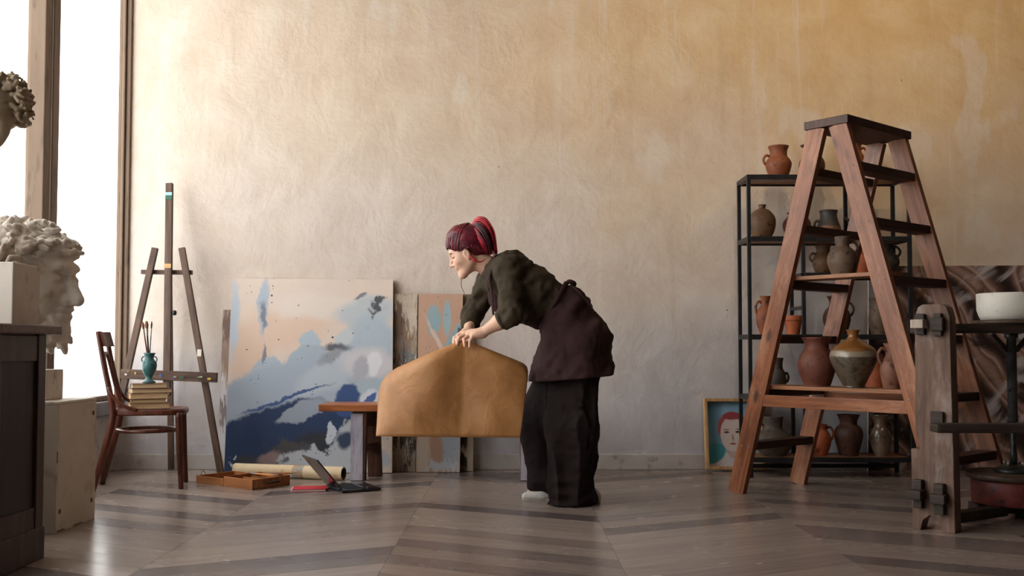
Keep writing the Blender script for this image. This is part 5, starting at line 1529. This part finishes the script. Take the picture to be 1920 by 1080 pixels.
# near hand: back of the hand, four fingers over the ridge, thumb behind it
kn = [J(868, 624.5, 5.035), J(872, 625.5, 5.012), J(879, 628, 4.988), J(886, 631, 4.966)]       # index..little knuckles
for q in kn: C(nW, 0.021, q, 0.0115, 0.016)
C((kn[0] + nW) / 2, 0.016, (kn[3] + nW) / 2, 0.014, 0.02)
mids = [J(859, 629, 5.028), J(862, 632, 5.0), J(869.5, 636, 4.972), J(881, 640, 4.950)]
tip1 = [J(855.5, 637, 5.000), J(858, 640, 4.974), J(870.5, 643.5, 4.952), J(880.5, 646, 4.940)]
tips = [J(857, 643, 4.985), J(857.5, 645.5, 4.966), J(871.5, 649.5, 4.948), J(880, 651, 4.934)]
for a, b, c, d, r in zip(kn, mids, tip1, tips, (0.0088, 0.009, 0.0086, 0.0078)):
    C(a, r + 0.0012, b, r, 0.006); C(b, r, c, r * 0.92, 0.003); C(c, r * 0.92, d, r * 0.8, 0.003)
tb0, tb1, tb2 = J(889, 631, 5.02), J(877, 640, 5.048), J(866, 646, 5.046)
C(nW, 0.017, tb0, 0.014, 0.014); C(tb0, 0.0125, tb1, 0.0105, 0.005); C(tb1, 0.0105, tb2, 0.0088, 0.004)
# far hand behind it, gripping the same ridge further back
fk = [J(861, 628.5, 5.085), J(859, 629, 5.105), J(859, 630, 5.125), J(861, 631, 5.143)]
for q in fk: C(fW, 0.020, q, 0.0112, 0.015)
for i, q in enumerate(fk):
    b = q + np.array([-0.020, -0.008, -0.012]); c = b + np.array([-0.004, -0.012, -0.022]); d = c + np.array([0.006, -0.006, -0.014])
    r = 0.0086 - 0.0004 * i
    C(q, r + 0.001, b, r, 0.005); C(b, r, c, r * 0.92, 0.003); C(c, r * 0.92, d, r * 0.8, 0.003)
C(fW, 0.015, J(870, 634, 5.10), 0.012, 0.012); C(J(870, 634, 5.10), 0.0115, J(862, 640, 5.088), 0.009, 0.005)
V, F = body.mesh(); V = relax(V, F, 1, 0.4)
bo = np_obj('body', V - wbase, F, G['skin'], wo)
lv = (V - HO) @ HR
tint = np.zeros(len(V), np.float32)
lip = np.exp(-(((lv[:, 0] - 0.093) / 0.010) ** 2 + (lv[:, 1] / 0.017) ** 2 + ((lv[:, 2] + 0.0705) / 0.0085) ** 2) ** 2)
tint = np.maximum(tint, lip * 0.6)
chk = np.exp(-(((lv[:, 0] - 0.07) / 0.025) ** 2 + ((np.abs(lv[:, 1]) - 0.045) / 0.02) ** 2 + ((lv[:, 2] + 0.04) / 0.02) ** 2))
tint = np.maximum(tint, chk * 0.22).astype(np.float32)
at = bo.data.attributes.new('tint', 'FLOAT', 'POINT'); at.data.foreach_set('value', tint)
bo['label'] = 'fair skin of face, neck, forearm and hands'
del body
# eyes, lashes and brows
for sg in (-1, 1):
    e0 = HL(0.078, sg * 0.031, -0.003)
    def arc(r0, z0, dz, w, off=0.0):
        return [HL(r0 - 0.010 * (t_ ** 2) * 1.2 + off, sg * (0.031 + 0.017 * t_ * 1.0), z0 + dz * (1 - t_ * t_)) - wbase for t_ in np.linspace(-1, 1, 7)]
    tube('eyelash', arc(0.0875, -0.008, 0.001, 1), [0.0006, 0.0018, 0.0016, 0.0022], G['eye_dark'], wo, seg=6, sub=3)
    tube('eyebrow', arc(0.0905, 0.016, 0.004, 1), [0.001, 0.0024, 0.0024, 0.001], G['hair_dark'], wo, seg=6, sub=3)

# hair cap
hs = SDF(HO - 0.20, HO + 0.20, 0.0045)
def hhe(c, r, k=0.012, sub=False): hs.ell(HL(*c), r, HR, k, sub)
hhe((-0.018, 0, 0.040), (0.107, 0.084, 0.094))
nrm = HR @ np.array([0.82, 0, -0.57])
hs.plane_cut(HL(0.086, 0, 0.052), nrm, 0.012)
hhe((-0.064, 0, -0.004), (0.056, 0.062, 0.072), 0.03)
hhe((0.006, 0, 0.105), (0.05, 0.05, 0.03), 0.03)
def hairfn(p):
    q = (p - HO) @ HR
    return 0.0032 * vnoise(np.stack([q[:, 0] * 16, q[:, 1] * 120, (q[:, 2] - 0.5 * q[:, 0]) * 95], -1)) + 0.003 * vnoise(q * 34 + 9)
hs.disp(hairfn, 0.02)
for sg in (-1, 1):
    hhe((0.016, sg * 0.084, -0.026), (0.028, 0.030, 0.037), 0.006, True)   # keep the ear free
hcap = sdf_obj('hair', hs, G['hair'], wo, wbase, 0)
del hs
# strands combed from the hairline back to the tie
def cap_pt(a, b, c, kk=1.0):
    q = np.array([a + 0.018, b, c - 0.040]) / np.array([0.107, 0.084, 0.094]); q = q / np.linalg.norm(q) * kk
    return q * np.array([0.107, 0.084, 0.094]) + np.array([-0.018, 0, 0.040])
tie = np.array([-0.066, 0.0, 0.106])
rgh = np.random.default_rng(8)
bins = {'hair': [[], []], 'hair_bright': [[], []], 'hair_dark': [[], []]}
line_ = [(0.090, 0.0, 0.056), (0.080, 0.038, 0.042), (0.062, 0.064, 0.018), (0.047, 0.076, 0.002), (-0.022, 0.086, -0.002), (-0.050, 0.075, -0.030), (-0.075, 0.055, -0.052), (-0.085, 0.02, -0.062)]
for i in range(190):
    w_ = rgh.uniform(0, len(line_) - 1.001); k0 = int(w_); fr = w_ - k0
    p = np.array(line_[k0]) * (1 - fr) + np.array(line_[k0 + 1]) * fr
    p[1] *= rgh.choice([-1, 1])
    path = []
    for t_ in np.linspace(0, 1, 8):
        q = p * (1 - t_) + tie * t_
        if k0 >= 3: path.append(q * (1.0 + 0.06 * math.sin(PI * t_)) + rgh.normal(size=3) * 0.0008)
        else: path.append(cap_pt(*q, 1.012 + rgh.uniform(0, 0.016)))
    m_ = rgh.choice(['hair', 'hair', 'hair', 'hair', 'hair_bright', 'hair_dark'])
    vv, ff = tube_geo([tuple(HL(*q) - wbase) for q in catmull(path, 2)], [0.0016, 0.0030, 0.0030, 0.0024], 5)
    o_ = len(bins[m_][0]); bins[m_][0].extend(vv); bins[m_][1].extend([tuple(a + o_ for a in q) for q in ff])
for m_, (vv, ff) in bins.items():
    py_obj('combed_strands', vv, ff, G[m_], wo, smooth=True)
# ponytail: band, dark core and strands
P0 = HO + np.array([0.030, 0.0, 0.096])
def PT(px, py, dy=0.0): return J(px, py, 5.15 + dy)
band_c = [P0 + 0.020 * (math.cos(a) * np.array([0.35, 0, 0.94]) * 1.05 + math.sin(a) * np.array([0, 1, 0]) * 1.2) - wbase for a in np.linspace(0, 2 * PI, 17)]
tube('hair_band', [tuple(q) for q in band_c], 0.007, G['hair_dark'], wo, seg=8, sub=0)
inner = [(884, 431), (890, 434), (897, 448), (905, 464), (911, 473)]
outer = [(884, 427), (894, 410), (911, 412), (926, 436), (932, 472)]
def strands(name, n, mat, rad, seed, s0, s1, parent=wo, ymax=0.046):
    rg = np.random.default_rng(seed)
    v, f = [], []
    for i in range(n):
        s_ = rg.uniform(s0, s1); yy = rg.uniform(-1, 1) * ymax * (1 - 0.35 * abs(s_ - 0.5) * 2)
        end = rg.uniform(-3, 6)
        pts = []
        for k in range(5):
            x = inner[k][0] * (1 - s_) + outer[k][0] * s_ + rg.normal() * 0.5; y = inner[k][1] * (1 - s_) + outer[k][1] * s_ + (end if k == 4 else 0) + rg.normal() * .5
            spread = [0.25, 0.75, 1.0, 1.0, 0.7][k]
            pts.append(PT(x, y, yy * spread - 0.042 * [0, .6, 1, 1, .8][k]) - wbase)
        path = catmull(pts, 4)
        vv, ff = tube_geo([tuple(p) for p in path], [rad, rad * 1.2, rad, rad * 0.25], 5)
        o = len(v); v += vv; f += [tuple(a + o for a in q) for q in ff]
    ob = py_obj(name, v, f, mat, parent, smooth=True)
    return ob
strands('ponytail', 170, G['hair'], 0.0045, 1, 0.0, 1.0)
strands('ponytail_strand', 46, G['hair_bright'], 0.0040, 2, 0.55, 1.04)
strands('ponytail_strand', 12, G['hair_bright'], 0.0038, 6, 0.0, 0.12)
strands('ponytail_strand', 50, G['hair_dark'], 0.0045, 3, 0.1, 0.6, ymax=0.05)
tube('loose_lock', [tuple(q - wbase) for q in (HL(0.070, -near * 0.058, -0.02), HL(0.066, -near * 0.056, -0.07), J(865, 522, 5.16), J(865, 536, 5.11), J(871, 551, 5.12))], [0.0022, 0.0022, 0.002, 0.001], G['hair'], wo, seg=6)
tube('loose_lock', [tuple(q - wbase) for q in (J(880, 478, 5.065), J(890, 488, 5.06), J(901, 491, 5.07), J(912, 485, 5.09))], [0.004, 0.005, 0.004, 0.0015], G['hair_bright'], wo, seg=6)
tube('loose_lock', [tuple(q - wbase) for q in (J(924, 470, 5.08), J(927, 484, 5.06), J(922, 496, 5.05), J(923, 506, 5.04))], [0.004, 0.004, 0.003, 0.001], G['hair'], wo, seg=6)

# clothes
def folds(amp, fr, seed=0.0):
    def fn(p): return amp * vnoise(np.stack([p[:, 0] * fr[0] + seed, p[:, 1] * fr[1], p[:, 2] * fr[2]], -1))
    return fn
sh_ = SDF((-0.30, 4.80, 0.78), (0.36, 5.54, 1.34), 0.006)
C = sh_.cap
for dy in (-0.055, 0.055):
    C(J(944, 517, YM + dy), 0.108, J(990, 547, YM + dy), 0.126, 0.05)
    C(J(990, 547, YM + dy), 0.126, J(1046, 576, YM + dy * 0.8), 0.108, 0.05)
C(J(958, 508, YM - 0.06), 0.10, J(958, 508, YM + 0.06), 0.10, 0.04)
C(nS, 0.072, nE, 0.058, 0.035); C(fS, 0.070, fE, 0.056, 0.035)
ncf = nE * 0.72 + nW * 0.28; fcf = fE * 0.45 + fW * 0.55
C(nE, 0.056, ncf, 0.047, 0.02); C(fE, 0.054, fcf, 0.045, 0.02)
C(J(963, 598, 4.93), 0.030, J(968, 606, 4.94), 0.012, 0.02)                 # drooping rolled cuff
C(J(985, 585, 5.08), 0.06, J(1000, 592, 5.10), 0.03, 0.05)
sh_.disp(lambda p: 0.013 * vnoise(np.stack([(p[:, 0] + p[:, 2]) * 9, p[:, 1] * 12, (p[:, 2] - p[:, 0]) * 22], -1)) + 0.006 * vnoise(p * 42))
sh_.cap(J(905, 508), 0.058, HL(-0.03, 0, -0.03), 0.058, 0.01, True)            # neck opening
sh_.plane_cut(nW * 0.72 + nE * 0.28, nW - nE + np.array([0, 0, 0]), 0.002) if False else None
sdf_obj('shirt', sh_, G['shirt'], wo, wbase, 1)
del sh_
# rolled cuffs
for (a, b, r) in ((nE, nW, 0.047), (fE, fW, 0.046)):
    d_ = (b - a); t0, t1 = (0.25, 0.36) if a is nE else (0.50, 0.62)
    q0, q1 = a + d_ * t0 - wbase, a + d_ * t1 - wbase
    tube('rolled_cuff', [tuple(q0), tuple(q0 * .6 + q1 * .4), tuple(q1)], [r * 1.04, r * 1.12, r * 1.0], G['shirt'], wo, seg=20, sub=4)
# collar
col_pts = []
for i in range(15):
    a = -2.35 + 4.7 * i / 14
    ax = (J(906, 499) - J(932, 515)); ax = ax / np.linalg.norm(ax)
    e1 = np.array([0, -1, 0]); e2 = np.cross(ax, e1); e2 = e2 if e2[2] < 0 else -e2
    col_pts.append(J(915, 504) + 0.068 * (math.sin(a) * e1 - math.cos(a) * e2) * np.array([1, 1.0, 1]) - wbase)
tube('collar', [tuple(q) for q in col_pts], 0.014, G['shirt'], wo, seg=8, sub=3, flat=0.6)

# apron: bib straps, waist and skirt
ap = SDF((-0.05, 4.86, 0.50), (0.66, 5.50, 1.16), 0.0065)
C = ap.cap
for dy in (-0.045, 0.045):
    C(J(1028, 572, YM + dy), 0.112, J(1058, 590, YM + dy), 0.122, 0.05)
    C(J(1058, 590, YM + dy), 0.125, J(1076, 645, YM + dy), 0.168, 0.06)
    C(J(1076, 645, YM + dy), 0.168, J(1073, 712, YM + dy), 0.212, 0.06)
ap.disp(lambda p: 0.020 * vnoise(np.stack([(p[:, 0] * .6 + p[:, 2] * .8) * 8, p[:, 1] * 9, (p[:, 2] * .6 - p[:, 0] * .8) * 20], -1)) + 0.005 * vnoise(p * 40))
pa, pb_ = J(985, 716), J(1158, 702)
ap.plane_cut(pa, (-(pb_ - pa)[2] * -1, 0, -(pb_ - pa)[0]), 0.004)
wa, wb2 = J(1058, 528), J(1012, 606)
dd = wb2 - wa
ap.plane_cut(wa, (dd[2], 0, -dd[0]), 0.004)
apo = sdf_obj('apron', ap, G['apron'], wo, wbase, 1)
del ap
# waist band and tie at the back
def ribbon(name, pts, r, mat, flat=0.35, seg=8):
    return tube(name, [tuple(q - wbase) for q in pts], r, mat, wo, seg=seg, sub=6, flat=flat)
def ring_at(c, r_long, r_y, dirv, n=24):
    d_ = dirv / np.linalg.norm(dirv)
    return [c + d_ * r_long * math.cos(a) + np.array([0, 1, 0]) * r_y * math.sin(a) for a in np.linspace(0, 2 * PI, n + 1)]
ribbon('waist_tie', ring_at(J(1039, 569), 0.122, 0.170, wb2 - wa), [0.013] * 3, G['apron'], 0.5)
ribbon('tie_knot', [J(1062, 532, 5.14), J(1068, 528, 5.12), J(1076, 532, 5.13), J(1070, 538, 5.15)], [0.010, 0.016, 0.016, 0.010], G['apron'], 0.7)
ribbon('tie_end', [J(1073, 535, 5.12), J(1088, 550, 5.05), J(1108, 572, 5.04), J(1110, 577, 5.04)], [0.010, 0.012, 0.010, 0.004], G['apron'], 0.4)
ribbon('apron_strap', [J(942, 484, 5.07), J(925, 500, 5.01), J(917, 520, 5.01), J(921, 545, 5.03), J(925, 590, 5.06)], [0.012, 0.012, 0.012, 0.011, 0.009], G['apron'], 0.4)
ribbon('apron_strap', [J(942, 484, 5.27), J(925, 500, 5.32), J(917, 520, 5.32), J(925, 545, 5.28), J(930, 580, 5.22)], [0.012, 0.012, 0.012, 0.011, 0.009], G['apron'], 0.4)
bib = SDF((-0.22, 4.95, 0.80), (0.22, 5.40, 1.2), 0.006)
bib.cap(J(930, 548, 5.12), 0.035, J(945, 592, 5.14), 0.03, 0.03); bib.cap(J(930, 548, 5.24), 0.035, J(945, 592, 5.22), 0.03, 0.03)
bib.cap(J(940, 560, 5.17), 0.07, J(1010, 596, 5.17), 0.06, 0.04)
bib.disp(folds(0.008, (30, 30, 14)))
sdf_obj('apron_bib', bib, G['apron'], wo, wbase, 1)
del bib

ts = SDF((-0.05, 4.86, 0.0), (0.56, 5.48, 0.80), 0.0065)
C = ts.cap
C(J(1080, 665, 5.10), 0.115, J(1076, 800, 5.09), 0.128, 0.04); C(J(1076, 800, 5.09), 0.128, J(1068, 915, 5.09), 0.104, 0.03)
C(J(1062, 665, 5.23), 0.11, J(1018, 790, 5.265), 0.124, 0.03); C(J(1018, 790, 5.265), 0.124, J(1032, 905, 5.265), 0.092, 0.03)
C(J(1068, 915, 5.09), 0.104, np.array([J(1068, 915, 5.09)[0] + 0.01, 5.09, 0.03]), 0.108, 0.03)
C(J(1032, 905, 5.265), 0.09, np.array([J(1032, 905, 5.265)[0], 5.265, 0.05]), 0.088, 0.03)
C(np.array([J(1028, 905, 5.25)[0], 5.25, 0.08]), 0.08, np.array([J(1014, 905, 5.245)[0], 5.24, 0.07]), 0.055, 0.03)
C(np.array([J(1060, 905, 5.09)[0], 5.09, 0.06]), 0.08, np.array([J(1052, 905, 5.09)[0], 5.09, 0.03]), 0.06, 0.03)
C(np.array([J(1090, 905, 5.08)[0], 5.08, 0.06]), 0.04, np.array([J(1110, 905, 5.08)[0], 5.07, 0.035]), 0.02, 0.03)
def trf(p):
    hem = np.clip((0.24 - p[:, 2]) / 0.24, 0, 1)
    vert = 0.022 * (1 - 2 * np.abs(vnoise(np.stack([p[:, 0] * 11, p[:, 1] * 11, p[:, 2] * 2.2 + 3], -1))) ** 0.8) * -1
    crum = 0.024 * vnoise(np.stack([p[:, 0] * 8, p[:, 1] * 8, p[:, 2] * 30], -1))
    return vert * (1 - 0.5 * hem) + crum * hem + 0.003 * vnoise(p * 45)
ts.disp(trf, 0.06)
ts.plane_cut((0, 0, 0.006), (0, 0, -1), 0.004)
sdf_obj('trousers', ts, G['trousers'], wo, wbase, 1)
del ts
# shoes
def shoe(cx, cy, L_=0.25, yaw=0.0):
    ss = SDF((cx - L_ * .8, cy - 0.10, 0.0), (cx + L_ * .6, cy + 0.10, 0.16), 0.005)
    c, s_ = math.cos(yaw), math.sin(yaw)
    P_ = lambda a, b, z: np.array([cx - a * c + b * s_, cy - a * s_ - b * c, z])
    ss.cap(P_(-0.08, 0, 0.034), 0.032, P_(0.05, 0.004, 0.030), 0.033, 0.03)
    ss.cap(P_(0.05, 0.004, 0.030), 0.033, P_(0.134, 0.0, 0.020), 0.022, 0.03)
    ss.cap(P_(-0.06, 0, 0.055), 0.034, P_(-0.02, 0, 0.085), 0.034, 0.03)
    ss.plane_cut((0, 0, 0.012), (0, 0, -1), 0.004)
    a = sdf_obj('shoe', ss, G['shoe'], wo, wbase, 1)
    v = []; out = []
    for i in range(28):
        t_ = 2 * PI * i / 28
        a_ = 0.024 + 0.132 * math.cos(t_); w_ = 0.037 * (1 + 0.12 * math.cos(t_)) * math.copysign(abs(math.sin(t_)) ** 0.8, math.sin(t_))
        out.append(P_(a_, w_, 0))
    v = [q + np.array([0, 0, 0.001]) - wbase for q in out] + [q + np.array([0, 0, 0.016]) - wbase for q in out]
    f = [tuple(range(28)), tuple(range(28, 56))[::-1]] + [(i, i + 28, (i + 1) % 28 + 28, (i + 1) % 28) for i in range(28)]
    py_obj('sole', v, f, G['sole'], a)
shoe(U(1034, 930, 5.235).x, 5.235, yaw=0.06)
shoe(U(1086, 930, 5.09).x, 5.09, yaw=0.06)
